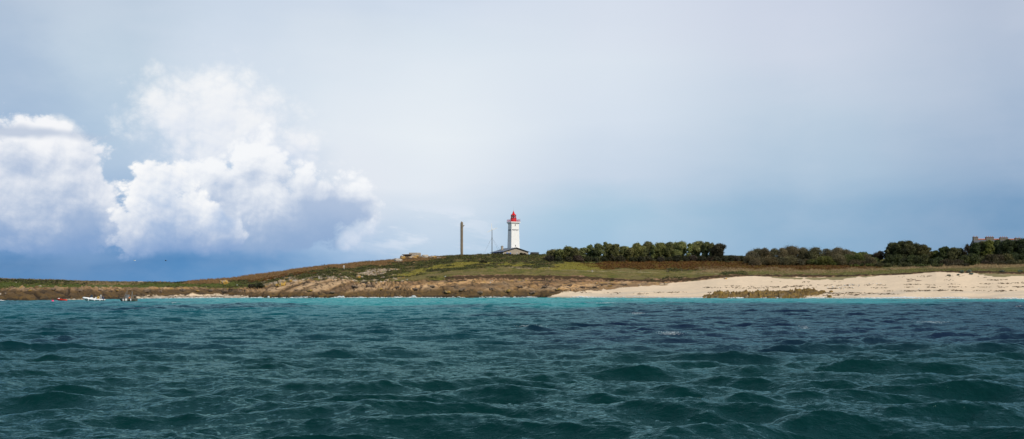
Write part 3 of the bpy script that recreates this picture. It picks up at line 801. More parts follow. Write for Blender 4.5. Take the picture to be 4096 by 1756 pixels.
M['wire'] = pmat('steel_wire', (.22,.23,.25), 0.5, 0.1, 3)
M['greystone'] = pmat('grey_granite', (.135,.12,.10), 0.9, 0.3, 1.8, bump=.5)
M['slate'] = pmat('slate_roof', (.125,.145,.175), 0.6, 0.22, 1.6, bump=0.2)
M['stone'] = pmat('granite_wall', (.34,.29,.225), 0.9, 0.30, 1.8, bump=0.5)
M['render'] = pmat('pale_render', (.46,.45,.44), 0.85, 0.12, 0.8)
M['render_dim'] = pmat('grey_render', (.20,.20,.21), 0.85, 0.15, 0.8)
M['slate_dim'] = pmat('dark_slate', (.060,.068,.088), 0.55, 0.22, 1.6)
M['blue'] = pmat('blue_shutter_paint', (.012,.10,.42), 0.5, 0.08, 2)
M['wood'] = pmat('grey_weathered_wood', (.21,.165,.12), 0.85, 0.25, 5, bump=0.3)
M['darkwood'] = pmat('tarred_boards', (.055,.042,.034), 0.8, 0.25, 3, bump=0.3)
M['terracotta'] = pmat('orange_ridge_tile', (.55,.14,.035), 0.7, 0.2, 3)
M['trunk'] = pmat('bark', (.075,.060,.045), 0.9, 0.3, 3, bump=0.5)
M['drift'] = pmat('driftwood', (.13,.09,.065), 0.85, 0.25, 4)
M['tube'] = pmat('white_rubber_tube', (.78,.78,.76), 0.5, 0.05, 1.5)
M['navy'] = pmat('navy_trim', (.03,.035,.07), 0.5, 0.1, 2)
M['hullgreen'] = pmat('pale_green_hull', (.36,.43,.36), 0.4, 0.08, 2)
M['hulldark'] = pmat('weathered_olive_hull', (.085,.085,.062), 0.55, 0.22, 2.5)
M['redhull'] = pmat('red_orange_hull', (.70,.035,.008), 0.4, 0.08, 2)
M['black'] = pmat('black_plastic', (.02,.02,.022), 0.45, 0.15, 3)
M['orange'] = pmat('orange_plastic', (.70,.20,.03), 0.5, 0.1, 3)
M['yellow'] = pmat('yellow_lifebuoy', (.72,.42,.10), 0.5, 0.1, 3)
M['pink'] = pmat('pink_buoy_skin', (.80,.02,.14), 0.45, 0.06, 3)
M['gullwhite'] = pmat('white_plumage', (.82,.82,.80), 0.8, 0.05, 9)
M['gullgrey'] = pmat('grey_wing_plumage', (.30,.32,.35), 0.8, 0.1, 9)
M['gulldark'] = pmat('dark_wing_plumage', (.06,.06,.065), 0.8, 0.1, 9)
M['beak'] = pmat('yellow_bill', (.65,.35,.04), 0.5, 0.1, 9)
def glass_mat():
    m, nt, b = new_mat('lantern_glass')
    b.inputs['Base Color'].default_value = (.55,.42,.42,1); b.inputs['Roughness'].default_value = 0.03
    b.inputs['Transmission Weight'].default_value = 0.85; b.inputs['IOR'].default_value = 1.05
    return m
M['glass'] = glass_mat()
def pane_mat():
    m, nt, b = new_mat('window_pane')
    b.inputs['Base Color'].default_value = (.03,.035,.045,1); b.inputs['Roughness'].default_value = 0.08
    return m
M['pane'] = pane_mat()
def boulder_mat(name, base, lichen, amount):
    m, nt, b = new_mat(name); S.nt = nt
    tc = nt.nodes.new('ShaderNodeTexCoord'); v = S(tc.outputs['Object'])
    def n3(sc, d, r):
        n = nt.nodes.new('ShaderNodeTexNoise'); n.inputs['Scale'].default_value = sc; n.inputs['Detail'].default_value = d; n.inputs['Roughness'].default_value = r
        nt.links.new(v.o, n.inputs['Vector']); return S(n.outputs['Fac'])
    a = n3(0.7, 6, 0.65); c = n3(2.2, 6, 0.7)
    col = s_mix(c.ss(0.35, 0.7), tuple(x*0.65 for x in base), base)
    col = s_mix((a*0.7+c*0.3).ss(0.56-amount*0.2, 0.64-amount*0.2), col, lichen)
    nt.links.new(col.o, b.inputs['Base Color']); b.inputs['Roughness'].default_value = 0.9
    bp = nt.nodes.new('ShaderNodeBump'); bp.inputs['Strength'].default_value = 0.8; bp.inputs['Distance'].default_value = 0.12
    nt.links.new(c.o, bp.inputs['Height']); nt.links.new(bp.outputs[0], b.inputs['Normal'])
    return m
M['b_pink'] = boulder_mat('pink_granite', (.46,.37,.29), (.45,.25,.035), 0.35)
M['b_lich'] = boulder_mat('lichened_granite', (.34,.26,.18), (.42,.25,.045), 0.5)
M['b_pale'] = boulder_mat('pale_granite', (.52,.45,.37), (.33,.29,.22), 0.3)
M['b_weed'] = boulder_mat('weedy_rock', (.15,.085,.025), (.24,.155,.025), 0.5)

PHI = R(25)
M['b_brown'] = boulder_mat('brown_rock', (.25,.175,.115), (.13,.09,.06), 0.5)
M['b_dim'] = boulder_mat('dim_lichened_rock', (.26,.19,.125), (.33,.20,.045), 0.45)
def build_house():
    C0 = at(2014.7, 519.0)
    zg = C0.z - 0.15
    W, Ln = 14.5, 16.0
    eave = HC + (SY0-1005.5)/F*519 - zg; apex = HC + (SY0-990.5)/F*522 - zg
    h = thing('keeper_house', (C0.x, C0.y, zg), 'long low stone house with grey slate roof and blue shutters at foot of the lighthouse', 'house', PHI)
    # walls: gable front, back, right side, recessed left side
    t = 0.4
    w = MB()
    w.box((W/2, t/2, eave/2), (W, t, eave)); w.box((W/2, Ln-t/2, eave/2), (W, t, eave))
    w.box((W-t/2, Ln/2, eave/2), (t, Ln-2*t, eave)); w.box((2.0, Ln/2, eave/2), (t, Ln-2*t, eave))
    w.build('wall', M['stone'], h)
    for y0 in (0.02, Ln-t):
        g = MB(); g.hexa([(0.1,y0,eave),(W-.1,y0,eave),(W-.1,y0+t,eave),(0.1,y0+t,eave),(W/2-.05,y0,apex-.1),(W/2+.05,y0,apex-.1),(W/2+.05,y0+t,apex-.1),(W/2-.05,y0+t,apex-.1)]); g.build('gable', M['stone'], h)
    r = MB(); ov = 0.55; th = 0.16; sl = (apex-eave)/(W/2)
    zl = eave - ov*sl
    for sgn in (0, 1):
        xa, xb = (-ov, W/2) if sgn == 0 else (W+ov, W/2)
        a, b = (xa, W/2-0.001) if sgn == 0 else (W/2+0.001, xa)
        za, zb = (zl, apex) if sgn == 0 else (apex, zl)
        r.hexa([(a,-ov,za),(b,-ov,zb),(b,Ln+ov,zb),(a,Ln+ov,za),(a,-ov,za+th),(b,-ov,zb+th),(b,Ln+ov,zb+th),(a,Ln+ov,za+th)])
    rf = r.build('roof', M['slate'], h)
    c = MB(); c.box((3.4, 9.5, apex-0.1), (1.1, .8, 2.0)); c.box((3.4, 9.5, apex+0.98), (1.3, 1.0, .16))
    for dx in (-.28, .28): c.lathe([(.14,0),(.12,.4)], 8, (3.4+dx, 9.5, apex+1.06))
    c.build('chimney', M['stone'], rf)
    fa = MB()
    for s in (-1, 1):
        fa.tube([(W/2, -ov-.05, apex+.02), (W/2+s*(W/2+ov), -ov-.05, zl+.02)], .1, 4)
    fa.build('bargeboard', M['darkwood'], rf)
    gt = MB(); gt.tube([(-ov-.08, -ov, zl+.02), (-ov-.08, Ln+ov, zl+.02)], .09, 6); gt.build('gutter', M['blue'], rf)
    def win(x, z, ww, hh, shut):
        f = MB()
        for a, b_, s1, s2 in ((x-ww/2-.04, z, .08, hh+.16), (x+ww/2+.04, z, .08, hh+.16)): f.box((a, -.03, b_), (s1, .08, s2))
        f.box((x, -.03, z+hh/2+.04), (ww, .08, .08)); f.box((x, -.05, z-hh/2-.05), (ww+.3, .14, .1)); f.box((x, -.025, z), (.05, .05, hh))
        wd = f.build('window', M['white'], h)
        p = MB(); p.box((x, -.008, z), (ww, .02, hh)); p.build('pane', M['pane'], wd)
        if shut:
            for s in (-1, 1):
                q = MB(); q.box((x+s*(ww/2+.5), -.035, z), (.75, .06, hh+.2))
                for k in range(5): q.box((x+s*(ww/2+.5), -.075, z-hh/2+.1+k*hh/5), (.6, .02, .06))
                q.build('shutter', M['blue'], h)
    zc = HC + (SY0-1014.6)/F*519 - zg
    win(2.95, zc, .95, 1.05, True); win(7.7, zc+.1, .55, .8, False); win(11.1, zc, .8, .7, True)
    d = MB(); d.box((1.78, 7.6, 1.0), (.06, 1.1, 2.0)); d.build('door', M['blue'], h)
    for i, y in enumerate((0.3, 4.6, 8.8, 12.8)):
        p = MB(); p.box((-.1, y, eave/2-.05), (.2, .2, eave-.1)); p.build('post', M['white'], h)
    return C0, zg
HC0, HZ = build_house()

def build_lighthouse():
    lx, ly = 9.0, 7.0
    cx = HC0.x + lx*math.cos(PHI) - ly*math.sin(PHI); cy = HC0.y + lx*math.sin(PHI) + ly*math.cos(PHI)
    Yc = cy
    def zz(sy): return HC + (SY0-sy)/F*Yc - HZ
    cx = (2054.1-2048)/F*Yc
    lh = thing('lighthouse', (cx, cy, HZ), 'tall white square lighthouse with red lantern on top rising behind the low house', 'lighthouse', PHI)
    ztop = zz(894.7); wt, wb0 = 4.36, 4.97; zb0 = zz(993)
    slope = (wb0-wt)/(ztop-zb0)
    def hw(z): return (wt + slope*(ztop-z))/2
    t = MB(); zs = [0, ztop*.25, ztop*.5, ztop*.75, ztop]
    rings = [[t.bm.verts.new((sx*hw(z), sy*hw(z), z)) for sx, sy in ((-1,-1),(1,-1),(1,1),(-1,1))] for z in zs]
    for a, b in zip(rings[:-1], rings[1:]):
        for i in range(4): t.bm.faces.new((a[i], a[(i+1)%4], b[(i+1)%4], b[i]))
    t.bm.faces.new(rings[-1]); t.bm.faces.new(rings[0][::-1])
    tw = t.build('tower', M['whitewash'], lh)
    gtop = zz(888.0); gw = 5.62; gth = 0.48
    g = MB(); g.box((0, 0, gtop-gth/2), (gw, gw, gth)); g.box((0, 0, gtop-gth-.06), (gw-.25, gw-.25, .12))
    ga = g.build('gallery', M['white'], lh)
    br = MB()
    for k in range(7):
        p = -2.05 + k*4.1/6
        for s in (-1, 1):
            br.hexa([(p-.11,s*2.18,ztop-.35),(p+.11,s*2.18,ztop-.35),(p+.11,s*2.24,ztop-.35),(p-.11,s*2.24,ztop-.35),(p-.11,s*2.16,gtop-gth-.12),(p+.11,s*2.16,gtop-gth-.12),(p+.11,s*2.62,gtop-gth-.12),(p-.11,s*2.62,gtop-gth-.12)])
            br.hexa([(s*2.18,p-.11,ztop-.35),(s*2.18,p+.11,ztop-.35),(s*2.24,p+.11,ztop-.35),(s*2.24,p-.11,ztop-.35),(s*2.16,p-.11,gtop-gth-.12),(s*2.16,p+.11,gtop-gth-.12),(s*2.62,p+.11,gtop-gth-.12),(s*2.62,p-.11,gtop-gth-.12)])
    br.build('bracket', M['whitewash'], ga)
    rl = MB(); q = gw/2-.12
    for k in range(13):
        p = -q + 2*q*k/12
        for s in (-1, 1):
            rl.tube([(p, s*q, gtop), (p, s*q, gtop+1.2)], .035, 5); rl.tube([(s*q, p, gtop), (s*q, p, gtop+1.2)], .035, 5)
    for hh, rr in ((1.2, .05), (.8, .03), (.4, .03)):
        for s in (-1, 1):
            rl.tube([(-q, s*q, gtop+hh), (q, s*q, gtop+hh)], rr, 5); rl.tube([(s*q, -q, gtop+hh), (s*q, q, gtop+hh)], rr, 5)
    rl.build('railing', M['rail_red'], lh)
    zd = zz(874); z1 = zz(861); z2 = zz(855.5); z3 = zz(850); z4 = zz(843)
    d = MB(); d.lathe([(1.66,gtop),(1.6,gtop+.15),(1.58,zd-.1),(1.72,zd-.05),(1.72,zd+.1),(1.45,zd+.12)], 32); d.build('lantern_drum', M['red'], lh, smooth=False)
    gl = MB(); gl.lathe([(1.34,zd+.12),(1.34,z1)], 16); glz = gl.build('lantern_glazing', M['glass'], lh)
    mu = MB()
    for k in range(8):
        a = 2*math.pi*(k+.5)/8; mu.tube([(1.38*math.cos(a),1.38*math.sin(a),zd+.1),(1.38*math.cos(a),1.38*math.sin(a),z1)], .07, 5)
    for zq in (zd+.12+(z1-zd)*.36, zd+.12+(z1-zd)*.68):
        mu.tube([(1.38*math.cos(2*math.pi*k/24),1.38*math.sin(2*math.pi*k/24),zq) for k in range(25)], .045, 5, cap=False)
    mu.build('glazing_bar', M['red'], glz)
    ln = MB(); ln.lathe([(.25,zd+.1),(.3,zd+.5),(.62,zd+.75),(.66,z1-.6),(.35,z1-.25),(.15,z1)], 16); ln.build('lens', M['dark'], lh, smooth=True)
    ro = MB(); ro.lathe([(1.35,z1-.04),(1.55,z1),(1.55,z1+.1),(1.1,z1+.45),(.66,z2+.05),(.60,z2+.25),(.56,z3-.2),(.42,z3),(.36,z3+.05),(.40,z3+.2),(.30,z3+.34)], 24); ro.build('lantern_roof', M['red'], lh)
    fi = MB(); fi.lathe([(.22,z3+.3),(.15,z3+.55),(.20,z4-.35),(.19,z4-.2),(.08,z4)], 12); fi.build('finial', M['red'], lh)
    an = MB(); an.tube([(.12,0,z4-.15),(.12,0,zz(829))], [.03,.015], 5); an.build('antenna', M['galv'], lh); an = MB(); an.tube([(gw/2-.2,-gw/2+.2,gtop+1.1),(gw/2-.2,-gw/2+.2,gtop+2.0)], .025, 5); an.build('antenna', M['galv'], lh)
    # slit windows on the face turned to the right
    for sy in (900.7, 983.5):
        z = zz(sy); f = MB(); y = -hw(z)
        for dx in (-.24, .24): f.box((dx, y-.01, z), (.07, .12, 1.0))
        f.box((0, y-.01, z+.5), (.55, .12, .07)); f.box((0, y-.02, z-.5), (.6, .16, .08)); f.box((0, y-.015, z), (.41, .10, .07))
        wd = f.build('window', M['white'], lh)
        p = MB(); p.box((0, y+.0, z), (.41, .06, .93)); p.build('pane', M['dark'], wd)
    # the name painted on both visible faces
    zt = zz(920.6); tilt = math.atan(slope/2)
    for face in (0, 1):
        cu = bpy.data.curves.new('lettering', 'FONT'); cu.body = 'PENFRET'; cu.size = 1.0; cu.extrude = 0.012; cu.offset = 0.028
        cu.align_x = 'CENTER'; cu.align_y = 'CENTER'; cu.space_character = 1.12; cu.resolution_u = 4
        to = bpy.data.objects.new('lettering', cu); COL.objects.link(to)
        bpy.context.view_layer.update()
        me = bpy.data.meshes.new_from_object(to.evaluated_get(bpy.context.evaluated_depsgraph_get()))
        bpy.data.objects.remove(to); me.name = 'lettering'; me.materials.clear()
        xs = [v.co.x for v in me.vertices]; ys = [v.co.y for v in me.vertices]
        kx = 3.85/(max(xs)-min(xs)); ky = .74/(max(ys)-min(ys)); mx_ = (max(xs)+min(xs))/2; my = (max(ys)+min(ys))/2
        off = hw(zt)+.012
        for v in me.vertices:
            x, yy, dd = (v.co.x-mx_)*kx, (v.co.y-my)*ky, v.co.z
            out = off + dd - yy*slope/2
            v.co = (x+.02, -out, zt+yy) if face == 0 else (-out, -x, zt+yy)
        link('lettering', me, M['letter'], lh)
build_lighthouse()

def build_turbine():
    b = at(1968, 511.5); k = b.y/F
    t = thing('wind_turbine', b, 'slim guyed wind turbine with three pale blades left of the lighthouse', 'wind turbine')
    H = HC + (SY0-919.6)*k - b.z
    m = MB(); m.tube([(0,0,-.3),(0,0,H*.55),(0,0,H-.25)], [.22,.19,.15], 10)
    for f in (.69, .44): m.lathe([(.2,H*f-.12),(.24,H*f-.05),(.24,H*f+.05),(.2,H*f+.12)], 10)
    m.build('mast', M['mast'], t)
    n = MB(); n.tube([(0,.5,H),(0,.1,H),(0,-.3,H)], [.12,.2,.17], 10); n.ball((0,-.38,H), .16, 2); n.build('hub', M['galv'], t)
    for a, ln in ((95, 3.45), (206, 3.0), (20, 2.95)):
        a = R(a); d = Vector((math.cos(a), 0, math.sin(a))); s = Vector((-math.sin(a), 0, math.cos(a)))
        o = Vector((0,-.36,H)); q = MB(); secs = []
        for f, w, th in ((.03,.16,.08),(.14,.42,.07),(.55,.33,.05),(1,.20,.03)):
            c = o + d*ln*f; y = Vector((0,1,0))
            secs.append([c-s*w/2-y*th/2, c+s*w/2-y*th/2*.4, c+s*w/2+y*th/2*.4, c-s*w/2+y*th/2, c-s*w/2-y*th/2])
        rs = q.loft(secs); bmesh.ops.remove_doubles(q.bm, verts=q.bm.verts[:], dist=1e-5)
        q.build('blade', M['white'], t)
    for (ax, ay) in ((-4.9, -2.5), (-4.4, 3.0), (4.3, 9), (5.8, 5.0)):
        zz_ = ground(b.x+ax, b.y+ay) - b.z
        w = MB(); w.tube([(0,0,H*.68), (ax,ay,zz_)], .03, 4); w.build('guy_wire', M['wire'], t)
build_turbine()

def build_column():
    b = at(1847.2, 507); k = b.y/F; r = 5.1*k
    t = thing('concrete_tower', (b.x, b.y, b.z-.3), 'tall bare concrete column with side rungs and small bracket near its top', 'column')
    H = HC + (SY0-892)*k - b.z + .3
    prof = []
    nb = 16
    for i in range(nb):
        z0 = H*i/nb; z1 = H*(i+1)/nb
        prof += [(r*1.0, z0+.03), (r*(1.0+.012*(i % 2)), z0+.06), (r*(1.0+.012*(i % 2)), z1-.03), (r*.985, z1)]
    s = MB(); s.lathe(prof, 20); s.build('shaft', M['concrete'], t)
    c = MB(); c.lathe([(r*.95,H),(r*.95,H+.25),(r*.72,H+.42),(r*.62,H+.62),(r*.5,H+.66)], 8); c.box((-.25,-.1,H+.72),(.3,.3,.2)); c.build('cap', M['concrete'], t)
    zb = HC + (SY0-903)*k - b.z + .3
    br = MB(); br.hexa([(r*.8,-.3,zb-.45),(r*1.05,-.3,zb-.45),(r*1.05,.3,zb-.45),(r*.8,.3,zb-.45),(r*.8,-.32,zb),(r*1.95,-.32,zb),(r*1.95,.32,zb),(r*.8,.32,zb)])
    br.box((r*1.45,0,zb+.08),(r*1.3,.7,.16)); br.tube([(r*1.7,0,zb+.1),(r*1.7,0,zb+.5)], .09, 6); br.build('bracket', M['concrete'], t)
    ld = MB()
    for i in range(34):
        z = 2.2 + i*(H-2.6)/33
        for y in (-.2, .2): ld.tube([(-r*.95, y, z), (-r-.24, y, z)], .028, 4)
        ld.tube([(-r-.24, -.22, z), (-r-.24, .22, z)], .03, 4)
    ld.tube([(-r-.24, -.22, 2.0), (-r-.24, -.22, H-.2)], .02, 4); ld.tube([(-r-.24, .22, 2.0), (-r-.24, .22, H-.2)], .02, 4); ld.build('ladder', M['rust'], t)
build_column()

def build_bunker():
    b = place(1668, 1027); Y = b.y; k = Y/F
    def X(sx): return (sx-2048)*k - b.x
    def Zz(sy): return HC + (SY0-sy)*k - b.z
    t = thing('bunker', b, 'ruined concrete bunker with two tall openings among lichened rocks on the hilltop', 'bunker')
    x0, x1, x2 = X(1637), X(1667.5), X(1680.5); zt = Zz(1010.5); zb = -1.0; d = 4.0; e = 1.9
    w = MB()
    def wallq(ax, ay, bx, by, z0, z1, th=.35):
        a = math.atan2(by-ay, bx-ax); l = math.hypot(bx-ax, by-ay)
        w.box(((ax+bx)/2, (ay+by)/2, (z0+z1)/2), (l, th, z1-z0), a)
    wallq(x0, .3, x1, 0, zb, zt-.3)                      # long face
    h2 = zt-.3
    for f0, f1 in ((0.0,.16),(.40,.60),(.84,1.0)):      # pierced face
        wallq(x1+(x2-x1)*f0, e*f0, x1+(x2-x1)*f1, e*f1, zb, h2-.35)
    wallq(x1, 0.02, x2, e+.02, h2-.35, h2, .36)
    wallq(x0, 4.3, x2, e+3.0, zb, h2); wallq(x0, .3, x0, 4.3, zb, h2)
    w.build('wall', M['concrete_pale'], t)
    r = MB(); r.hexa([(x0-.15,.1,h2),(x1,-.2,h2),(x2+.15,e-.1,h2),(x0-.15,4.5,h2),(x0-.15,.1,zt),(x1,-.2,zt),(x2+.15,e-.1,zt),(x0-.15,4.5,zt)]); r.build('roof', M['concrete_pale'], t)
    s = MB(); s.hexa([(X(1609),-1.2,Zz(1020)),(X(1646),-1.6,Zz(1019.5)),(X(1650),2.0,Zz(1019.5)),(X(1612),2.0,Zz(1020)),(X(1608),-1.2,Zz(1017.6)),(X(1646),-1.6,Zz(1016.3)),(X(1650),2.0,Zz(1016.3)),(X(1612),2.0,Zz(1017.6))])
    s.hexa([(X(1613),-.6,-.8),(X(1640),-.8,-.8),(X(1640),1.6,-.8),(X(1613),1.6,-.8),(X(1613),-.6,Zz(1020.1)),(X(1640),-.8,Zz(1019.8)),(X(1640),1.6,Zz(1019.8)),(X(1613),1.6,Zz(1020.1))])
    s.build('overhanging_slab', M['b_brown'], t, bevel=.06)
build_bunker()

def build_shed():
    b = at(2138, 528); k = b.y/F
    t = thing('shed', b, 'low dark wooden shed standing right of the stone house', 'shed', R(12))
    w, d = 30*k, 3.0; h = HC + (SY0-1010.5)*k - b.z
    m = MB(); m.box((0,0,h/2-.2),(w,d,h+.2))
    for i in range(11): m.box((-w/2+.2+i*(w-.4)/10, -d/2-.02, h/2),(.06,.04,h-.1))
    m.build('wall', M['darkwood'], t)
    r = MB(); r.hexa([(-w/2-.25,-d/2-.3,h-.1),(w/2+.25,-d/2-.3,h-.1+.12),(w/2+.25,d/2+.3,h+.3),(-w/2-.25,d/2+.3,h+.2),(-w/2-.25,-d/2-.3,h+.02),(w/2+.25,-d/2-.3,h+.14),(w/2+.25,d/2+.3,h+.42),(-w/2-.25,d/2+.3,h+.32)]); r.build('roof', M['darkwood'], t)
build_shed()

def build_barracks():
    Y = 540.0; k = Y/F
    b = at(3986, Y)
    def X(sx): return (sx-2048)*k - b.x
    def Zz(sy, y=0): return HC + (SY0-sy)*(Y+y)/F - b.z
    t = thing('terrace_house', b, 'long grey stone terrace with four chimneys and orange ridge tiles behind the right woods', 'house', 0.06)

    xl, xr = X(3890), X(4092); Ln = xr-xl; D = 8.5; za = Zz(958.5); ze = za-4.3


    w = MB(); w.hexa([(xl,-D/2,-.5),(xr,-D/2,-.5),(xr,D/2,-.5),(xl,D/2,-.5),(xl,-D/2,ze),(xr,-D/2,ze),(xr,D/2,ze),(xl,D/2,ze)]); w.build('wall', M['render_dim'], t)
    for x in (xl, xr-.5):
        g = MB(); g.hexa([(x,-D/2+.02,ze),(x+.5,-D/2+.02,ze),(x+.5,D/2-.02,ze),(x,D/2-.02,ze),(x,-.1,za-.05),(x+.5,-.1,za-.05),(x+.5,.1,za-.05),(x,.1,za-.05)]); g.build('gable', M['render_dim'], t)
    r = MB()
    for s in (-1, 1):
        y0 = s*(D/2+.35); zl = ze-.35; y1 = s*.002
        r.hexa([(xl-.2,y0,zl),(xr+.2,y0,zl),(xr+.2,y1,za),(xl-.2,y1,za),(xl-.2,y0,zl+.18),(xr+.2,y0,zl+.18),(xr+.2,y1,za+.18),(xl-.2,y1,za+.18)])
    rf = r.build('roof', M['slate_dim'], t)
    e = MB(); e.tube([(xl+.6,0,za+.2),(xr-.2,0,za+.25)], .26, 8); e.build('ridge_tile', M['terracotta'], rf)
    for a, c, top in ((3889,3908,949),(3941,3973,949.5),(3999,4031,951),(4062,4083,953)):
        cx = (X(a)+X(c))/2; cw = (c-a)*k; zt = Zz(top)
        q = MB(); q.box((cx,0,(zt+za-2)/2),(cw,1.2,zt-za+2)); ch = q.build('chimney', M['greystone'], rf)
        p = MB(); p.box((cx,0,zt+.1),(cw+.25,1.45,.2)); p.build('chimney_cap', M['rust'], ch)
        for j in range(2 if c-a < 25 else 4):
            m = MB(); m.lathe([(.14,0),(.16,.1),(.12,.5),(.15,.55)], 8, (cx-cw/2+.5+j*(cw-1.0)/(1 if c-a < 25 else 3), 0, zt+.2)); m.build('chimney_pot', M['terracotta'], ch)
    for j in range(6):
        wx = xl+2.2+j*(Ln-4.4)/5
        for wz in (2.2, 5.0):
            if wz+1.0 > ze: continue
            f = MB(); f.box((wx,-D/2-.02,wz),(1.1,.08,1.5)); wd = f.build('window', M['white'], t)
            p = MB(); p.box((wx,-D/2-.05,wz),(.9,.06,1.3)); p.build('pane', M['pane'], wd)
    for wz in (2.2, 5.0):
        f = MB(); f.box((xl-.02,-1.4,wz),(.08,.9,1.4)); wd = f.build('window', M['white'], t)
        p = MB(); p.box((xl-.05,-1.4,wz),(.06,.72,1.2)); p.build('pane', M['pane'], wd)
build_barracks()

def build_small():
    b = place(1376, 1077); k = b.y/F
    t = thing('signpost', b, 'slim white signpost with a square board alone on the brown hillside', 'signpost')
    m = MB(); m.tube([(0,0,-.2),(0,0,12*k)], .12, 6); m.build('post', M['white'], t)
    m = MB(); m.box((0,-.1,12.2*k),(.55,.08,.62)); bd = m.build('board', M['white'], t)
    m = MB(); m.box((0.06,-.15,12.2*k),(.25,.03,.3)); m.build('symbol', M['dark'], bd)
    b = place(1276, 1115); 
    m = MB(); m.hexa([(-.3,-.25,-.3),(.3,-.25,-.3),(.3,.25,-.3),(-.3,.25,-.3),(-.2,-.18,.85),(.22,-.18,.95),(.22,.18,.95),(-.2,.18,.85)])
    o = m.build('marker_stone', M['b_pale'], None, bevel=.06); o.location = b; tag(o, 'pale upright marker stone in the grass above the rocks', 'stone')
    b = place(2369, 1088)
    m = MB(); m.box((0,0,.25),(.62,.6,.9)); m.box((0,0,.73),(.7,.68,.08))
    o = m.build('concrete_block', M['concrete_pale'], None, bevel=.04); o.location = b; tag(o, 'squat concrete block standing alone on the green turf above the beach', 'block')
    xs = [(2195,1077),(2480,1083),(2563,1087),(2671,1089),(2727,1091),(2788,1092),(2849,1093)]
    for i, (sx, sy) in enumerate(xs):
        b = place(sx, sy); m = MB(); m.tube([(0,0,-.2),(random.uniform(-.05,.05),0,1.05)], [.09,.075], 6)
        o = m.build('fence_post', M['wood'], None); o.location = b
        tag(o, 'short grey wooden post beside the sandy path along the shore', 'post', 'posts along the shore path')
build_small()
# ------------------------------------------------------------------ boulders, reef, jetty
def rock_mesh(name, w, d, h, seed, sub=4, rough=0.28, blocky=0.35):
    bm = bmesh.new(); bmesh.ops.create_icosphere(bm, subdivisions=sub, radius=1.0)
    o = Vector((seed*3.7, seed*1.3, seed*7.1))
    for v in bm.verts:
        p = v.co.copy()
        m = max(abs(p.x), abs(p.y), abs(p.z))
        p = p.lerp(p/m*0.85, blocky)
        n = mnoise.fractal(p*1.3+o, 0.7, 2.1, 5)*rough
        c = mnoise.voronoi(p*1.6+o)[0]; cr = min(c[1]-c[0], 0.25)/0.25
        p = p*(1+n)*(0.90+0.10*cr)
        v.co = Vector((p.x*w/2, p.y*d/2, p.z*h/2 + h*0.32))
    me = bpy.data.meshes.new(name); bm.to_mesh(me); bm.free()
    for p in me.polygons: p.use_smooth = True
    return me

def boulder(name, sx, sybase, wpx, hpx, mat, label, cat='boulder', seed=1, rz=0.0, group=None, blocky=.35, sink=0.25, rough=.28, tilt=0):
    b = place(sx, sybase); k = b.y/F
    o = link(name, rock_mesh(name, wpx*k, wpx*k*.8, hpx*k*1.22, seed, 4, rough, blocky), M[mat])
    o.location = b - Vector((0, 0, hpx*k*sink*.3)); o.rotation_euler = (0, tilt, rz)
    return tag(o, label, cat, group)

boulder('boulder', 1127, 1142, 36, 26, 'b_lich', 'big split boulder covered with yellow lichen on the point of rocks', seed=3, blocky=.5)
boulder('boulder', 1105, 1142, 22, 15, 'b_pink', 'grey boulder leaning against the left side of the big lichened one', seed=9)
boulder('boulder', 1162, 1126, 15, 10, 'b_lich', 'small yellow boulder just right of the big split lichened boulder', seed=5)
boulder('boulder', 1434, 1112, 22, 14, 'b_lich', 'rounded yellow and pale boulder alone on the green slope', seed=6)
boulder('boulder', 1447, 1110, 12, 6, 'b_pale', 'small flat pale stone touching the rounded boulder on the green slope', seed=16)
boulder('boulder', 897, 1136, 36, 17, 'b_lich', 'wide orange lichened boulder at the foot of the brown grass ridge', seed=7)
boulder('boulder', 884, 1136, 14, 8, 'b_pink', 'grey stone at left foot of the wide orange boulder', seed=17)
boulder('boulder', 561, 1131, 21, 7, 'b_pale', 'bright white rock on the skyline of the flat left headland', seed=8)
boulder('boulder', 64, 1131, 7, 4, 'b_pale', 'small pale rock in the grass at the far left', seed=18)
boulder('boulder', 1593, 1048, 32, 15, 'b_pale', 'pale flat-topped rock at the left foot of the bunker rocks', seed=10)
boulder('boulder', 1610, 1036, 22, 15, 'b_lich', 'mossy yellow rock below the left end of the bunker slab', seed=11)
boulder('boulder', 1650, 1035, 42, 11, 'b_pink', 'broad pinkish rock directly in front of the bunker', seed=12, blocky=.15)
boulder('boulder', 1664, 1027, 22, 9, 'b_lich', 'orange lichened rock on top of the heap beside the bunker wall', seed=13)
boulder('boulder', 1699, 1032, 30, 14, 'b_pale', 'big pale dome of rock on the hilltop right of the bunker', seed=14, blocky=.1)
boulder('boulder', 1731, 1032, 30, 9, 'b_pink', 'low pink rock on the hilltop, right of the pale dome', seed=15)
boulder('boulder', 1757, 1034, 20, 6, 'b_pale', 'flattest grey rock at the right end of the hilltop rocks', seed=19)
boulder('boulder', 1654, 1054, 8, 5, 'b_lich', 'tiny bright orange rock in the heath below the bunker', seed=20)
boulder('boulder', 1335, 1096, 6, 5, 'b_lich', 'tiny orange rock midway up the green slope below the signpost', seed=21)
boulder('boulder', 1519, 1065, 8, 5, 'b_lich', 'tiny orange rock near the top of slope, left of bunker', seed=22)
boulder('boulder', 2664, 1137, 18, 4, 'b_pale', 'flat white slab at the foot of the earth bank above the beach', seed=23, blocky=.5)
boulder('boulder', 2559, 1143, 9, 6, 'b_pink', 'single brown rock on the sand beside the slabs', seed=24)
boulder('boulder', 2385, 1134, 11, 6, 'b_pink', 'dark square rock below the bare earth bank', seed=25)
boulder('boulder', 3318, 1192, 19, 12, 'b_weed', 'upright weedy rock standing alone on the waterline right of the reef', seed=26)
boulder('boulder', 3305, 1193, 13, 5, 'b_weed', 'low weedy rock at the left foot of the upright rock', seed=27)
boulder('boulder', 3337, 1193, 9, 3, 'b_weed', 'small dark rock at the water just right of the upright rock', seed=28)
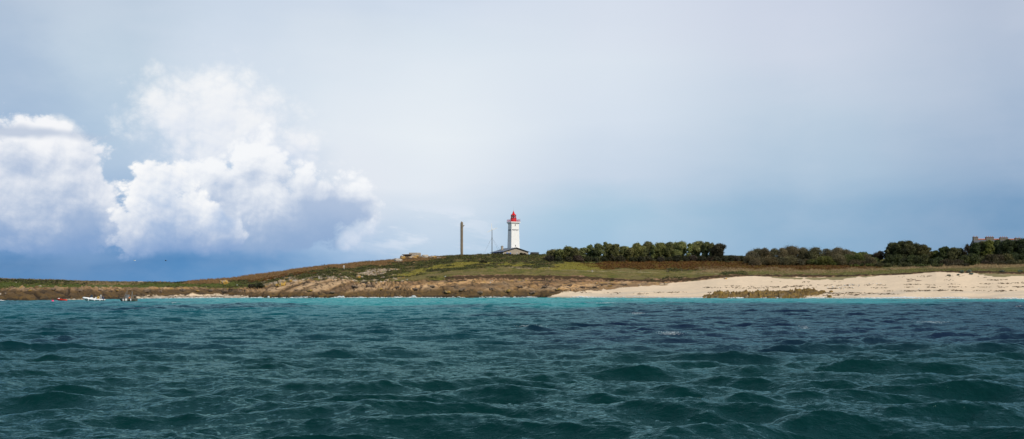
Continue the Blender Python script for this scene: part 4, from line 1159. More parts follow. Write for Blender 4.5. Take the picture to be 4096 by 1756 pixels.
boulder('boulder', 3325, 1169, 15, 8, 'b_weed', 'dark pointed weedy rock on the beach above the reef tail', seed=29)
boulder('boulder', 3290, 1167, 22, 7, 'b_weed', 'brown weedy rock at the right end of the reef top', seed=30)
boulder('boulder', 2902, 1116, 13, 8, 'b_pink', 'brown rock fallen below the eroded bank at the beach top', seed=31)
# loose blocks lying on the rocky shore
for i, (sx, sy, w_, h_) in enumerate([(120,1163,16,8),(215,1160,20,8),(318,1166,22,9),(400,1163,14,7),(470,1166,18,8),(585,1168,24,10),(640,1170,18,9),(730,1165,26,11),(790,1168,20,8),(845,1166,16,9),(905,1168,18,8),(960,1170,14,8),
        (1240,1165,26,8),(1330,1172,22,7),(1420,1150,26,9),(1475,1147,24,10),(1520,1160,24,8),(1590,1152,20,7),(1660,1160,26,8),(1730,1148,22,7),(1790,1172,28,9),(1850,1160,24,8),(1920,1172,24,9),(1965,1158,22,8),(2030,1168,28,9),(2080,1150,24,8),(2130,1176,26,8),(2180,1150,24,8),(2230,1160,24,7),(2280,1144,22,7),(2330,1152,26,8),(2380,1150,20,6),(2440,1146,20,6),(2500,1141,18,5)]):
    boulder('rock', sx, sy, w_, h_, 'b_brown' if i % 4 else 'b_dim', 'angular brown block of stone lying on the ledges of the rocky shore', 'rock', seed=40+i, rz=random.uniform(-.5, .5), group='blocks on the rocky shore', blocky=.5, tilt=random.uniform(-.25, .1))

def build_reef():
    """low reef of weed-covered rock at the edge of the beach: lumpy strip with its own thickness"""
    n, m = 300, 34
    s = np.linspace(0, 1, n)[:, None]; t = np.linspace(0, 1, m)[None, :]
    sx = 2806 + s*(3330-2806)
    tops = np.interp(sx, [2806,2860,2930,2990,3090,3180,3240,3290,3330], [1187,1181,1177,1170,1169,1164,1160,1164,1171])
    bots = np.interp(sx, [2806,3195,3235,3300,3330], [1199,1199,1186,1182,1181])
    def yrow(x, q): return np.interp(1193.8-q, np.array([-6,0,26,52,84.]), np.array([-2.5,0,16.5,33,53.])) + Ywat(x)
    y0 = yrow(sx, bots); y1 = yrow(sx, tops-3)
    Y = y0 + (y1-y0)*t; X = (sx-2048)/F*Y
    gz = np.array([[ground(X[i, j], Y[i, j]) for j in range(m)] for i in range(n)])
    env = np.clip(np.minimum(s/0.05, (1-s)/0.16), 0, 1)**.7*np.clip(np.minimum((t)/0.10, (1-t)/0.25), 0, 1)**.7
    r1 = fbm(X/4, Y/3, 4, 201); r2 = fbm(X/1.3, Y/1.1, 4, 202)
    h = (0.70 + 1.2*r1 + 1.1*np.abs(r2) + 0.2*fbm(X/.5, Y/.5, 3, 204))*env
    gap = sstep(-0.10, 0.14, fbm(X/6, Y/2.2, 4, 203) + 0.10 - .22*sstep(.55, 1, s))
    Z = np.maximum(gz, -0.2) - 0.25 + (h*gap + 0.1*env)
    C = np.zeros(X.shape+(3,)); C[:] = (.120,.072,.018)
    w = sstep(-.1, .4, r2)[..., None]; C = C*(1-w)+np.array((.20,.125,.024))*w
    w = sstep(.1, .5, -r1+.5*r2)[..., None]; C = C*(1-w)+np.array((.045,.028,.010))*w
    w = sstep(.25, .6, fbm(X/2, Y/2, 3, 207))[..., None]; C = C*(1-w)+np.array((.19,.14,.08))*w*1.0
    idx = np.arange(n*m).reshape(n, m)
    Q = np.stack([idx[:-1, :-1], idx[1:, :-1], idx[1:, 1:], idx[:-1, 1:]], -1).reshape(-1, 4)
    o = link('reef', np_mesh('reef', np.stack([X, Y, Z], -1).reshape(-1, 3), Q, True, C.reshape(-1, 3)), vcol_mat('weedy_reef', .75, .4, 2.2, .4, .9, .2, 3.0))
    tag(o, 'low reef of golden brown weed-covered rock along the edge of the beach', 'reef')
build_reef()

def build_jetty():
    """sloping end of a masonry slip just inside the left edge"""
    Yj = 283.0; k = Yj/F
    x1 = (26-2048)*k; xt = (-4-2048)*k; xl = (-160-2048)*k
    zt = HC + (SY0-1172)*k
    m = MB(); d = 7
    m.hexa([(xl,Yj,-1.2),(x1+.3,Yj,-1.2),(x1+.3,Yj+d,-1.2),(xl,Yj+d,-1.2),(xl,Yj+.4,zt),(xt,Yj+.4,zt),(xt,Yj+d,zt),(xl,Yj+d,zt)])
    for i in range(4):
        z = 0.1+i*.55; xe = x1+.3+(xt-x1-.3)*((z+1.2)/(zt+1.2))
        m.box(((xl+xe)/2, Yj+.18+.05*i, z), (xe-xl-.1, .5, .06))
    o = m.build('slipway', M['concrete_pale'], None, bevel=.05)
    tag(o, 'pale sloping masonry slip entering the water at the far left', 'slipway')
build_jetty()
# ------------------------------------------------------------------ leaves in numpy
def quads(c, size, nrm, r, elong=1.4, droop=0.0):
    """one leaf-shaped quad per centre; nrm is the mean facing"""
    n = len(c)
    N = nrm + r.normal(size=(n, 3))*0.75; N /= np.linalg.norm(N, axis=1, keepdims=True)+1e-9
    T = np.cross(N, r.normal(size=(n, 3))); T /= np.linalg.norm(T, axis=1, keepdims=True)+1e-9
    B = np.cross(N, T)
    a = (size*r.uniform(.7, 1.3, n))[:, None]; b = a/elong
    v = np.stack([c-T*a, c-B*b*.9+N*a*.15, c+T*a, c+B*b*.9+N*a*.15], 1)
    return v.reshape(-1, 3), np.arange(n*4).reshape(n, 4)

def crown(blobs, per, leaf, r, cols, flat=0.0):
    """blobs: (x,y,z,rx,rz). Leaves spread through each blob, denser towards its skin"""
    cs, ns, tint = [], [], []
    for (x, y, z, rx, rz) in blobs:
        n = max(12, int(per*rx*rx*2.2))
        d = r.normal(size=(n, 3)); d /= np.linalg.norm(d, axis=1, keepdims=True)
        rad = r.uniform(.25, 1, n)**.45*(1+r.normal(size=n)*.17)
        rad = np.where(r.uniform(size=n) < .07, rad*r.uniform(1.1, 1.5, n), rad)
        p = d*rad[:, None]*np.array([rx, rx, rz]) + np.array([x, y, z])
        cs.append(p); ns.append(d*np.array([1, 1, 1.2])+np.array([0, 0, .35]))
        tint.append(np.clip(r.normal()*.28 + r.normal(size=n)*.22 + 0.45, 0, 1))
    c = np.concatenate(cs); nn = np.concatenate(ns); t = np.concatenate(tint)[:, None]
    v, f = quads(c, leaf, nn, r)
    col = np.asarray(cols[0])*(1-t) + np.asarray(cols[1])*t
    col = col*(r.uniform(.72, 1.22)*np.array([r.uniform(.88, 1.15), 1, r.uniform(.8, 1.15)]))
    return v, f, np.repeat(col, 4, 0)

M['leaf'] = vcol_mat('leaves', .6, .2, 1.0, .35, trans=.30)
M['grassblade'] = vcol_mat('grass_blades', .8, .2, .6, .15, trans=.2)

def tree_blobs(w, h, r, clear=.28, n=16, lump=.24, top=1.0):
    """sub-crowns of a windswept tree: local frame, foot at the origin; they fill a blunt egg from clear*h to h"""
    out = []; z0 = clear*h; zc = (h+z0)/2; hz = (h-z0)/2
    pw = r.uniform(1.5, 3.2); lo_ = r.uniform(.6, .95); n = int(n*1.9); clear *= .45; z0 = clear*h; zc = (h+z0)/2; hz = (h-z0)/2
    for i in range(n):
        f = (i+.5)/n*2-1                                  # -1 foot of the crown, 1 top
        f = max(-1, min(1, f + r.normal()*.12))
        wid = max(.0, 1-abs(f)**pw)**.5*(lo_ if f < -.2 else 1)
        a = i*2.39996 + r.normal()*.35; q = r.uniform(.45, 1)
        rr = max(.4, min(w*lump, hz*.55)*r.uniform(.45, 1.12))
        R_ = max(0, w/2*wid-rr*.62)*q*r.uniform(.75, 1.22)
        lean = .10*w*(f+.3)
        out.append((math.cos(a)*R_ + lean, math.sin(a)*R_*.85, max(z0*.8+rr*.3, min(zc+f*hz*.94, h-rr*.80)), rr, rr*r.uniform(.75, .95)))
    return out

def trunk_mesh(name, h, w, r, blobs, stems=3, rad=.16):
    m = MB()
    for s in range(stems):
        a = r.uniform(0, 2*math.pi); bx, by = math.cos(a)*.25*(stems > 1), math.sin(a)*.25*(stems > 1)
        tgt = blobs[int(r.integers(len(blobs)))]
        mid = (tgt[0]*.4+bx+r.uniform(-.2, .2), tgt[1]*.4+by, tgt[2]*.5)
        m.tube([(bx, by, -.4), (bx*1.2, by*1.2, tgt[2]*.2), mid, (tgt[0], tgt[1], tgt[2])], [rad*1.2, rad, rad*.7, rad*.25], 6, cap=False)
        for j in range(3):
            t2 = blobs[int(r.integers(len(blobs)))]
            m.tube([mid, ((mid[0]+t2[0])/2, (mid[1]+t2[1])/2, (mid[2]+t2[2])/2+.15), t2[:3]], [rad*.5, rad*.35, rad*.12], 5, cap=False)
    me = bpy.data.meshes.new(name); m.bm.to_mesh(me); m.bm.free()
    for p in me.polygons: p.use_smooth = True
    return me

ORD = ['first','second','third','fourth','fifth','sixth','seventh','eighth','ninth','tenth','eleventh','twelfth','thirteenth','fourteenth','fifteenth','sixteenth','seventeenth','eighteenth','nineteenth','twentieth','twenty-first','twenty-second','twenty-third','twenty-fourth']

def tree(name, sx, sytop, wpx, base, label, cols, r, cat='tree', group=None, clear=.28, n=18, lump=.23, per=95, leaf=.24, stems=3, dY=0.0, rad=.16, bare=0):
    b = place(sx, base); 
    if dY: b = at(sx, b.y+dY)
    k = b.y/F
    h = HC + (SY0-sytop)*k - b.z; w = wpx*k
    bl = tree_blobs(w, h, r, clear, n, lump)
    t = thing(name, b, label, cat, 0, group)
    v, f, c = crown(bl, per, leaf, r, cols)
    link('crown', np_mesh('crown', v, f, False, c), M['leaf'], t)
    link('trunk', trunk_mesh('trunk', h, w, r, bl, stems, rad), M['trunk'], t)
    if bare:
        tw = MB()
        for i in range(bare):
            a = r.uniform(0.15, math.pi-.15); ln = h*r.uniform(.25, .4); o = (r.uniform(-.25, .25)*w, r.uniform(-.3, .3)*w, h*.62)
            e = (o[0]+math.cos(a)*ln, o[1], o[2]+math.sin(a)*ln*1.1)
            tw.tube([o, ((o[0]+e[0])/2+.1, o[1], (o[2]+e[2])/2), e], [.06, .04, .02], 4, cap=False)
        tw.build('bare_twigs', M['trunk'], t)
    return t

def bush(name, sx, sytop, wpx, base, label, cols, r, cat='bush', group=None, per=70, leaf=.22, dY=0.0, spiky=0.0):
    b = place(sx, base)
    if dY: b = at(sx, b.y+dY)
    k = b.y/F
    h = max(.5, HC + (SY0-sytop)*k - b.z); w = wpx*k
    bl = []
    nn = 11
    for i in range(nn):
        a = r.uniform(0, 2*math.pi); q = r.uniform(0, 1)**.5; zf = r.uniform(.12, .8)
        wid = math.sqrt(max(.05, 1-(zf*.95)**2))
        rr = min(w*.30, h*.5)*r.uniform(.7, 1.05)
        bl.append((math.cos(a)*q*(w/2*wid-rr*.5), math.sin(a)*q*(w/2*wid-rr*.5)*.8, max(rr*.5, min(zf*h, h-rr*.9)), rr, rr*.92))
    bl.append((0, 0, h-min(w*.25, h*.4)*.9, min(w*.25, h*.4), min(w*.25, h*.4)*.9))
    t = thing(name, b, label, cat, 0, group)
    v, f, c = crown(bl, per, leaf, r, cols)
    if spiky:
        n = int(w*h*spiky); d = r.normal(size=(n, 3)); d[:, 2] = np.abs(d[:, 2])+.3; d /= np.linalg.norm(d, axis=1, keepdims=True)
        c0 = d*np.array([w/2, w/2*.8, h])*.95; e = d*.35+np.array([0, 0, .3]); s = np.cross(e, r.normal(size=(n, 3))); s = s/np.linalg.norm(s, axis=1, keepdims=True)*.05
        vv = np.stack([c0-s, c0+s, c0+e+s*.3, c0+e-s*.3], 1).reshape(-1, 3)
        f = np.concatenate([f, np.arange(n*4).reshape(n, 4)+len(v)]); v = np.concatenate([v, vv])
        c = np.concatenate([c, np.repeat(np.asarray(cols[1])[None]*r.uniform(.6, 1.1, n)[:, None], 4, 0)])
    link('foliage', np_mesh('foliage', v, f, False, c), M['leaf'], t)
    st = MB()
    for i in range(4):
        tb = bl[int(r.integers(len(bl)))]; st.tube([(tb[0]*.2, tb[1]*.2, -.3), (tb[0]*.6, tb[1]*.6, tb[2]*.5), tb[:3]], [.08, .06, .02], 5, cap=False)
    st.build('stem', M['trunk'], t)
    return t

# ------------------------------------------------------------------ the windswept belt of trees right of the lighthouse
BELT = ((.064,.076,.020), (.30,.31,.105))
def z5(zx): return 2150 + zx*.3171
def z5y(zy): return 900 + zy*.3171
belt = [(180,312,125,.10,'low rounded dense tree at the left end of the windswept tree belt'),
 (268,304,85,.12,'small round-topped tree touching the low rounded one at the belt left end'),
 (370,274,125,.22,'spreading tree right of the first narrow sky gap in the belt'),
 (462,290,95,.24,'short tree whose crown dips between two neighbours in the left third of the belt'),
 (566,290,112,.22,'flat-topped tree just left of the deep notch in the tree belt'),
 (655,250,64,.30,'thin upright tree with a ragged crown beside the deep notch'),
 (748,238,130,.22,'wide full tree behind the thin ragged one, left half of the belt'),
 (850,208,54,.45,'tallest spindly tree poking above the left half of the belt'),
 (895,234,88,.30,'leaning tree sheltering under the tall spindly tree'),
 (972,240,105,.24,'bushy tree right of the tall spindly one where the top line falls'),
 (1085,270,118,.22,'lower tree in the saddle at the middle of the tree belt'),
 (1160,290,70,.26,'shortest tree of the saddle at the middle of the belt'),
 (1238,229,135,.24,'broad-topped tree rising right of the middle saddle'),
 (1320,270,90,.22,'tree filling the dip beside the round ball-topped tree'),
 (1375,214,92,.38,'tree with a round ball top standing clear above the middle of the belt'),
 (1447,244,60,.36,'narrow tree just right of the ball-topped one'),
 (1530,224,140,.20,'broad dense tree at the left of the flat-topped pair'),
 (1640,220,130,.22,'right tree of the flat-topped pair, before the bright sky gap'),
 (1785,211,155,.24,'wide umbrella-like tree right of the bright sky gap'),
 (1912,230,62,.40,'slender tree in the gap between two big right-hand trees'),
 (2005,209,145,.24,'large dome-crowned tree in the right third of the belt'),
 (2120,214,85,.34,'pointed tree close against the large dome-crowned one'),
 (2192,224,56,.36,'thin tree left of the bare twiggy end tree'),
 (2270,238,140,.16,'bare-twigged tree at the right end of the belt')]
for i, (zx, zy, w, cl, lb) in enumerate(belt):
    r = np.random.default_rng(300+i)
    cols = BELT if i < 23 else ((.035,.036,.018), (.095,.090,.045))
    tree('tree', z5(zx), z5y(zy), w*.3171*1.42, 1041, lb, cols, r, clear=cl, n=int(9+w*.11), lump=.20 if w > 100 else .26, per=120, leaf=.23, stems=3 if w > 80 else 2, dY=r.uniform(-4, 5), group='windswept tree belt', bare=16 if i == 23 else 0)
UNDER = ((.022,.025,.010), (.062,.060,.022))
UNDERB = ((.040,.032,.020), (.095,.075,.045))
for i, (zx, zy, w, dark) in enumerate([(150,385,110,1),(270,400,90,0),(395,398,100,0),(520,385,130,1),(640,395,110,0),(735,410,100,0),(840,402,90,0),(940,378,75,0),(1045,385,110,0),(1200,405,120,0),(1300,395,110,0),(1400,392,120,0),(1540,398,110,1),(1660,405,100,0),(1765,382,120,0),(1870,396,110,0),(1960,380,115,1),(2070,395,120,0),(2170,398,110,1),(2270,400,120,0),(2360,392,90,0),(2430,384,80,0),(2500,392,110,1)]):
    r = np.random.default_rng(360+i)
    bush('undergrowth_bush', z5(zx), z5y(zy), w*.3171*1.1, 1044, '%s %s bush at the feet of the belt trees, %s from the left' % ('low' if w < 105 else 'wide', 'brownish twiggy' if dark else 'dark green', ORD[i]), UNDERB if dark else UNDER, r, group='bushes under the tree belt', dY=-3+r.uniform(-1.5, 1.0), per=75)

# ------------------------------------------------------------------ wind-clipped thicket and the right woods
THK = ((.062,.054,.027), (.19,.16,.08)); GRN = ((.042,.058,.014), (.165,.18,.036)); PINE = ((.014,.024,.008), (.080,.105,.026)); DKB = ((.034,.040,.013), (.135,.135,.044)); BRN = ((.038,.031,.016), (.100,.078,.038))
def z6(zx): return 2800 + zx*.2989
def z6y(zy): return 920 + zy*.2989
for i, (zx, zy, w, q) in enumerate([(690,282,150,0),(780,250,150,0),(865,240,130,0),(990,246,120,0),(1100,240,130,0),(1230,217,175,0),(1380,234,150,0),(1555,230,160,0),(1690,250,135,0),(1835,240,175,0),(1955,262,150,0)]):
    r = np.random.default_rng(400+i)
    bush('thicket_bush', z6(zx), z6y(zy), w*.2989*1.45, 1056, 'tall olive-brown bush on the clipped top line of the thicket, %s from its left' % ORD[i], THK, r, group='wind-clipped thicket', dY=4+r.uniform(-1, 2), per=80, leaf=.2, spiky=14)
for i, (zx, zy, w, q) in enumerate([(665,345,125,0),(735,385,130,0),(805,370,150,0),(900,400,130,0),(965,365,190,0),(1105,365,150,0),(1212,352,165,0),(1320,388,140,0),(1420,395,120,0),(1510,400,170,1),(1660,352,200,1),(1770,415,190,1),(1850,330,190,0),(1985,330,160,1),(2080,395,180,0),(2125,308,140,1),(2222,324,120,0),(2200,410,150,0),(2300,370,120,0)]):
    r = np.random.default_rng(430+i)
    bush('thicket_bush', z6(zx), z6y(zy), w*.2989*1.3, 1061, '%s bush along the lower front of the thicket, %s from its left' % ('bright green' if q else 'grey-brown rounded', ORD[i]), GRN if q else THK, r, group='wind-clipped thicket', dY=(-1 if zy > 350 else 1.5)+r.uniform(-1, 1), per=80, leaf=.2, spiky=10)
def z7(zx): return 3400 + zx*.299
def z7y(zy): return 920 + zy*.299
woods = [(20,292,110,GRN,'bright leafy tree at the left start of the right woods'),(140,298,140,GRN,'shaggy light green tree second from the left of the right woods'),(240,325,100,GRN,'short light green tree before the woods rise'),(378,282,110,BRN,'thin brownish tree with open twigs left of the big domed trees'),
 (520,215,120,DKB,'left shoulder tree of the big dome of trees'),(572,168,135,DKB,'tall leafy tree at the upper left of the big dome'),(660,152,150,DKB,'tallest tree at the crown of the big dome'),(765,148,160,DKB,'round-topped tree in the centre of the big dome'),(868,184,140,DKB,'tree right of the dome centre with a pale dead branch'),(958,198,140,DKB,'feathery tree on the falling right side of the dome'),(1035,236,100,DKB,'lowest tree on the right edge of the dome'),
 (1128,275,110,GRN,'light shrubby tree in the dip right of the dome'),(1250,224,125,PINE,'dark pine with a pointed top between dome and terrace'),(1370,236,115,DKB,'grey-green round tree right of the pointed pine'),(1452,243,105,DKB,'tree with a wispy top left of the bare twigs'),(1555,190,85,BRN,'nearly bare twiggy tree before the terrace gable'),
 (1655,172,130,PINE,'pine in front of the first chimney of the terrace'),(1745,152,130,DKB,'yellowish leafy tree below the first orange ridge'),(1835,138,130,GRN,'warm green tree below the second chimney'),(1955,132,140,PINE,'dark pine below the third chimney, highest along the roof'),(2080,128,160,PINE,'big dark pine hiding the roof between third and last chimney'),(2185,140,125,DKB,'rounded tree left of the last chimney foot'),(2300,118,160,PINE,'large tree at the right edge of the photo')]
for i, (zx, zy, w, cols, lb) in enumerate(woods):
    r = np.random.default_rng(500+i)
    tree('pine_tree' if cols is PINE else 'tree', z7(zx), z7y(zy), w*.299*1.40, 1054 if zx < 1700 else 1052, lb, cols, r, clear=.12, n=int(13+w*.09), lump=.21, per=110 if cols is not BRN else 50, leaf=.24, dY=5+r.uniform(-1.5, 3), group='right woods', bare=18 if i in (3, 15) else (5 if i in (6, 7, 9) else 0))
for i, (zx, zy, w, q) in enumerate([(70,400,150,0),(200,375,150,1),(330,372,140,1),(430,410,120,0),(530,330,130,1),(630,330,160,1),(735,372,150,0),(830,335,140,1),(905,350,150,1),(1000,325,130,0),(1085,390,130,1),(1170,365,140,1),(1300,395,190,2),(1440,395,150,2),(1540,340,140,0),(1640,315,150,1),(1750,345,170,0),(1880,325,160,2),(2000,335,170,2),(2100,320,150,0),(2200,300,160,1),(2310,318,130,1)]):
    r = np.random.default_rng(540+i)
    c = (DKB, PINE, BRN)[q]
    bush('woodland_bush', z7(zx), z7y(zy), w*.299*1.2, 1061 if zx < 1700 else 1056, '%s bush in the front row of the right woods, %s from the left' % (('olive', 'dark layered green', 'brownish')[q], ORD[i]), c, r, group='front row of the right woods', dY=1+r.uniform(-1, 1), per=80, leaf=.22, spiky=4)
for i, (zx, zy, w, q) in enumerate([(60,455,190,1),(230,445,190,1),(400,440,170,0),(560,430,180,0),(740,425,190,0),(900,450,170,1),(1010,455,200,1),(1160,440,180,0),(1330,445,190,2),(1500,440,190,2),(1660,415,180,0),(1830,410,180,2),(2000,410,190,2),(2170,400,180,0),(2310,400,150,0)]):
    r = np.random.default_rng(570+i)
    bush('edge_bush', z7(zx), z7y(zy), w*.299*1.15, 1067 if zx < 1600 else 1060, '%s low bush at the foot of the right woods, %s from the left' % (('dark', 'bright green', 'brown')[q], ORD[i]), (DKB, GRN, BRN)[q], r, group='low bushes at the foot of the woods', dY=0, per=80, leaf=.2)
# single shrubs on the open slope and the beach
r = np.random.default_rng(610)
bush('shrub', 1934, 1040, 38, 1053, 'dark round gorse shrub alone on the yellow-green slope below the turbine', UNDER, r, 'shrub', spiky=8)
bush('shrub', 1803, 1058, 34, 1066, 'low spreading dark shrub on the slope below the concrete column', GRN, r, 'shrub')
bush('shrub', 2086, 1010, 24, 1020, 'low bush in front of the right half of the stone house', UNDER, r, 'shrub')
bush('shrub', 2098, 1012, 18, 1020, 'small bush right of the other one before the house wall', UNDERB, r, 'shrub')
bush('shrub', 2880, 1025, 60, 1044, 'wide low dark bush just right of the tree belt end', UNDER, r, 'shrub')
bush('shrub', 2925, 1022, 50, 1042, 'bush on the skyline midway between tree belt and thicket', UNDERB, r, 'shrub')
bush('shrub', 2970, 1024, 50, 1046, 'bush on the skyline touching the left end of the thicket', UNDER, r, 'shrub')
bush('shrub', 1040, 1131, 80, 1149, 'dark bramble bush in the hollow left of the point of rocks', UNDER, r, 'shrub')
bush('shrub', 1006, 1136, 50, 1151, 'lower bramble bush left of the dark one above the cove', UNDERB, r, 'shrub')
KALE = ((.060,.095,.075), (.20,.26,.21))
for sx, st, w, sb, lb in ((3848,1081,19,1094,'tall blue-green sea kale clump against the earth bank'),(3878,1078,21,1090,'blue-green kale clump on the bank edge right of the tall one'),(3884,1091,22,1098,'sea kale lying on the sand below the bank-edge clump'),(3795,1098,20,1103,'flattest sea kale patch on the open sand'),(3834,1096,15,1102,'small sea kale tuft right of the flattest patch'),(4008,1080,24,1088,'kale clump in the dune grass near the right edge'),(4080,1080,24,1088,'kale clump at the right edge of the photo')):
    bush('sea_kale', sx, st, w, sb, lb, KALE, r, 'plant', 'sea kale plants', per=60, leaf=.17)

# ------------------------------------------------------------------ ground cover nobody could count
def scatter(mask, n, r, jitter=.5):
    """points on the ground where mask(SX, row) holds, about evenly spread over area"""
    A = np.zeros(L.Y.shape); A[1:, :-1] = np.abs(np.diff(L.X[:, :-1], axis=0))*np.abs(np.diff(L.Y, axis=1))[1:]
    w = A*mask; w = w.ravel(); cw = np.cumsum(w)
    if cw[-1] <= 0: return np.zeros((0, 3))
    k = np.searchsorted(cw, r.uniform(0, cw[-1], n)); k = np.clip(k, 0, len(w)-1)
    p = np.stack([L.X.ravel()[k], L.Y.ravel()[k], L.Z.ravel()[k]], -1)
    p[:, :2] += r.uniform(-jitter, jitter, (n, 2))*.5
    return p
JX = fbm(L.X/14, L.Y/9, 4, 21)*60; JY = fbm(L.X/9, L.Y/12, 5, 22)*11
SEEN = (L.SX > -150) & (L.SX < 4250)
def zone(*polys):
    m = np.zeros(L.Y.shape, bool)
    for p in polys: m |= inpoly(L.SX + JX, L.sy + JY, p)
    return m & (L.sid == 3)[None, :] & SEEN & ~L.slope_rock
def clumps(p, k, rad, hgt, leaf, r, cols, up=.6):
    n = len(p); d = r.normal(size=(n*k, 3)); d /= np.linalg.norm(d, axis=1, keepdims=True); d[:, 2] = np.abs(d[:, 2])
    sz = np.repeat(r.uniform(.5, 1.25, n), k)[:, None]
    c = np.repeat(p, k, 0) + d*r.uniform(.4, 1, (n*k, 1))*np.array([rad, rad, hgt])*sz
    v, f = quads(c, leaf, d+np.array([0, 0, up]), r)
    t = np.clip(np.repeat(r.uniform(0, 1, n), k)*.7 + r.uniform(0, 1, n*k)*.3, 0, 1)[:, None]
    cc = np.asarray(cols[0])*(1-t)+np.asarray(cols[1])*t
    return v, f, np.repeat(cc, 4, 0)
def blades(p, k, h, spread, wid, r, cols):
    n = len(p)*k
    b = np.repeat(p, k, 0) + np.concatenate([r.normal(size=(n, 2))*spread*.5, np.full((n, 1), -.05)], 1)
    lean = r.normal(size=(n, 3))*.28; lean[:, 2] = 1; hh = h*r.uniform(.55, 1.2, n)[:, None]
    s = np.concatenate([r.normal(size=(n, 2)), np.zeros((n, 1))], 1); s = s/np.linalg.norm(s, axis=1, keepdims=True)*wid
    v = np.stack([b-s, b+s, b+lean*hh+s*.25, b+lean*hh-s*.25], 1).reshape(-1, 3)
    t = r.uniform(0, 1, n)[:, None]; cc = np.asarray(cols[0])*(1-t)+np.asarray(cols[1])*t
    return v, np.arange(n*4).reshape(n, 4), np.repeat(cc, 4, 0)
def stuff(name, parts, mat):
    vs, fs, cs, o = [], [], [], 0
    for v, f, c in parts:
        vs.append(v); fs.append(f+o); cs.append(c); o += len(v)
    ob = link(name, np_mesh(name, np.concatenate(vs), np.concatenate(fs), False, np.concatenate(cs)), mat)
    tag(ob, kind='stuff')
r = np.random.default_rng(700)
dryz = zone(Z_DRY); dry2 = zone(Z_DRY2, Z_DRY3); rust = zone(Z_RUST, Z_RUST2); turf = zone(Z_TURF); yel = zone(Z_YEL, Z_YEL2, Z_YEL3); ldry = zone(Z_LDRY); lgr = zone(Z_LGRASS)
slope = (L.sid == 3)[None, :] & SEEN & ~L.slope_rock
crest = (((L.sid == 3)[None, :] & (L.tt > .93)) | ((L.sid == 4)[None, :] & (L.tt < .04))) & SEEN
heathz = slope & ~dryz & ~dry2 & ~rust & ~turf & ~yel & ~lgr & (L.SX < 2990) & (fbm(L.X/7, L.Y/7, 3, 711) > -.15)
g_, b_, d_ = ((.055,.068,.014), (.155,.160,.034)), ((.060,.042,.022), (.130,.090,.050)), ((.022,.028,.009), (.060,.068,.018))
stuff('heath', [clumps(scatter(heathz, 5200, r), 12, .9, .55, .19, r, g_), clumps(scatter(heathz, 3200, r), 12, .7, .5, .16, r, b_), clumps(scatter(heathz, 2600, r), 16, 1.15, .85, .19, r, d_),
      clumps(scatter(crest & (L.SX > 1450) & (L.SX < 3000), 900, r), 12, .6, .45, .15, r, d_), clumps(scatter(crest & (L.SX < 760), 700, r), 12, .6, .5, .15, r, d_), clumps(scatter(crest & (L.SX > 1200) & (L.SX < 1500), 60, r), 12, .5, .4, .14, r, d_)], M['leaf'])
stuff('dry_grass', [blades(scatter(dryz, 5200, r), 7, .75, .45, .05, r, ((.17,.095,.040), (.33,.21,.10))), blades(scatter(dry2, 3000, r), 7, .8, .4, .045, r, ((.24,.16,.08), (.44,.33,.18))),
      blades(scatter(ldry | (crest & (L.SX < 700)), 1500, r), 6, .7, .4, .045, r, ((.22,.15,.08), (.38,.28,.15))), blades(scatter(crest & (L.SX > 1500) & (L.SX < 2000), 300, r), 6, .55, .3, .04, r, ((.2,.13,.07), (.36,.27,.15)))], M['grassblade'])
stuff('bracken', [clumps(scatter(rust, 5200, r), 10, .6, .55, .19, r, ((.080,.031,.007), (.175,.078,.015)), .3), clumps(scatter(rust, 1700, r), 10, .6, .6, .18, r, ((.13,.085,.012), (.21,.16,.025)))], M['leaf'])
stuff('green_grass', [blades(scatter(yel, 2600, r), 7, .42, .45, .06, r, ((.20,.18,.032), (.42,.36,.085))), blades(scatter(lgr, 1500, r), 5, .3, .5, .06, r, ((.05,.07,.012), (.12,.14,.03))),
      blades(scatter(slope & (L.SX > 2950) & (L.sy > 1080), 2600, r), 6, .4, .45, .05, r, ((.10,.105,.025), (.28,.25,.08))), blades(scatter(turf, 1800, r), 5, .14, .5, .05, r, ((.09,.085,.02), (.20,.17,.055)))], M['grassblade'])
M['wheelhouse'] = pmat('grey_wheelhouse', (.16,.165,.17), .5, .15, 3)
# ------------------------------------------------------------------ boats, buoy, gulls, wrack, foam
def sea_z(x, y): return 0.0
def afloat(sx, sy):
    y = HC*F/(sy-SY0); return Vector(((sx-2048)/F*y, y, 0)), y/F

def hull_secs(Ln, B, sheer, keel, bow=.28, n=13, tr=.8, flare=.6):
    """sections from bow (x=-Ln/2) to transom: keel, chine, sheer per side"""
    out = []
    for i in range(n):
        s = i/(n-1); x = -Ln/2 + Ln*s
        b = B/2*min(1, (s/.42)**.62 if s > 0 else 0)*(1-(1-tr)*max(0, (s-.6)/.4)**2) + .01
        zk = keel*min(1, (s/bow)**.8 if s > 0 else 0) + (1-min(1, s/bow))**2*sheer(0)*.8
        zs = sheer(s); c = b*flare; zc = zk + (zs-zk)*.38
        out.append([(x, -b, zs), (x, -(b*.92), zk+(zs-zk)*.62), (x, -c, zc), (x, 0, zk), (x, c, zc), (x, b*.92, zk+(zs-zk)*.62), (x, b, zs)])
    return out
def hull(name, secs, mat, par, deck=None):
    m = MB(); rs = m.loft(secs)
    m.bm.faces.new(rs[-1]); m.bm.faces.new(rs[0])
    for a, b in zip(rs[:-1], rs[1:]):
        if deck is None: m.bm.faces.new((a[0], b[0], b[-1], a[-1]))
    o = m.build(name, mat, par)
    if deck is not None:
        d = MB(); d.loft([[(s[0][0], s[0][1]*.93, deck), (s[0][0], -s[0][1]*.93, deck)] for s in secs[1:]]); d.build('floor', M['galv'], par)
    return o

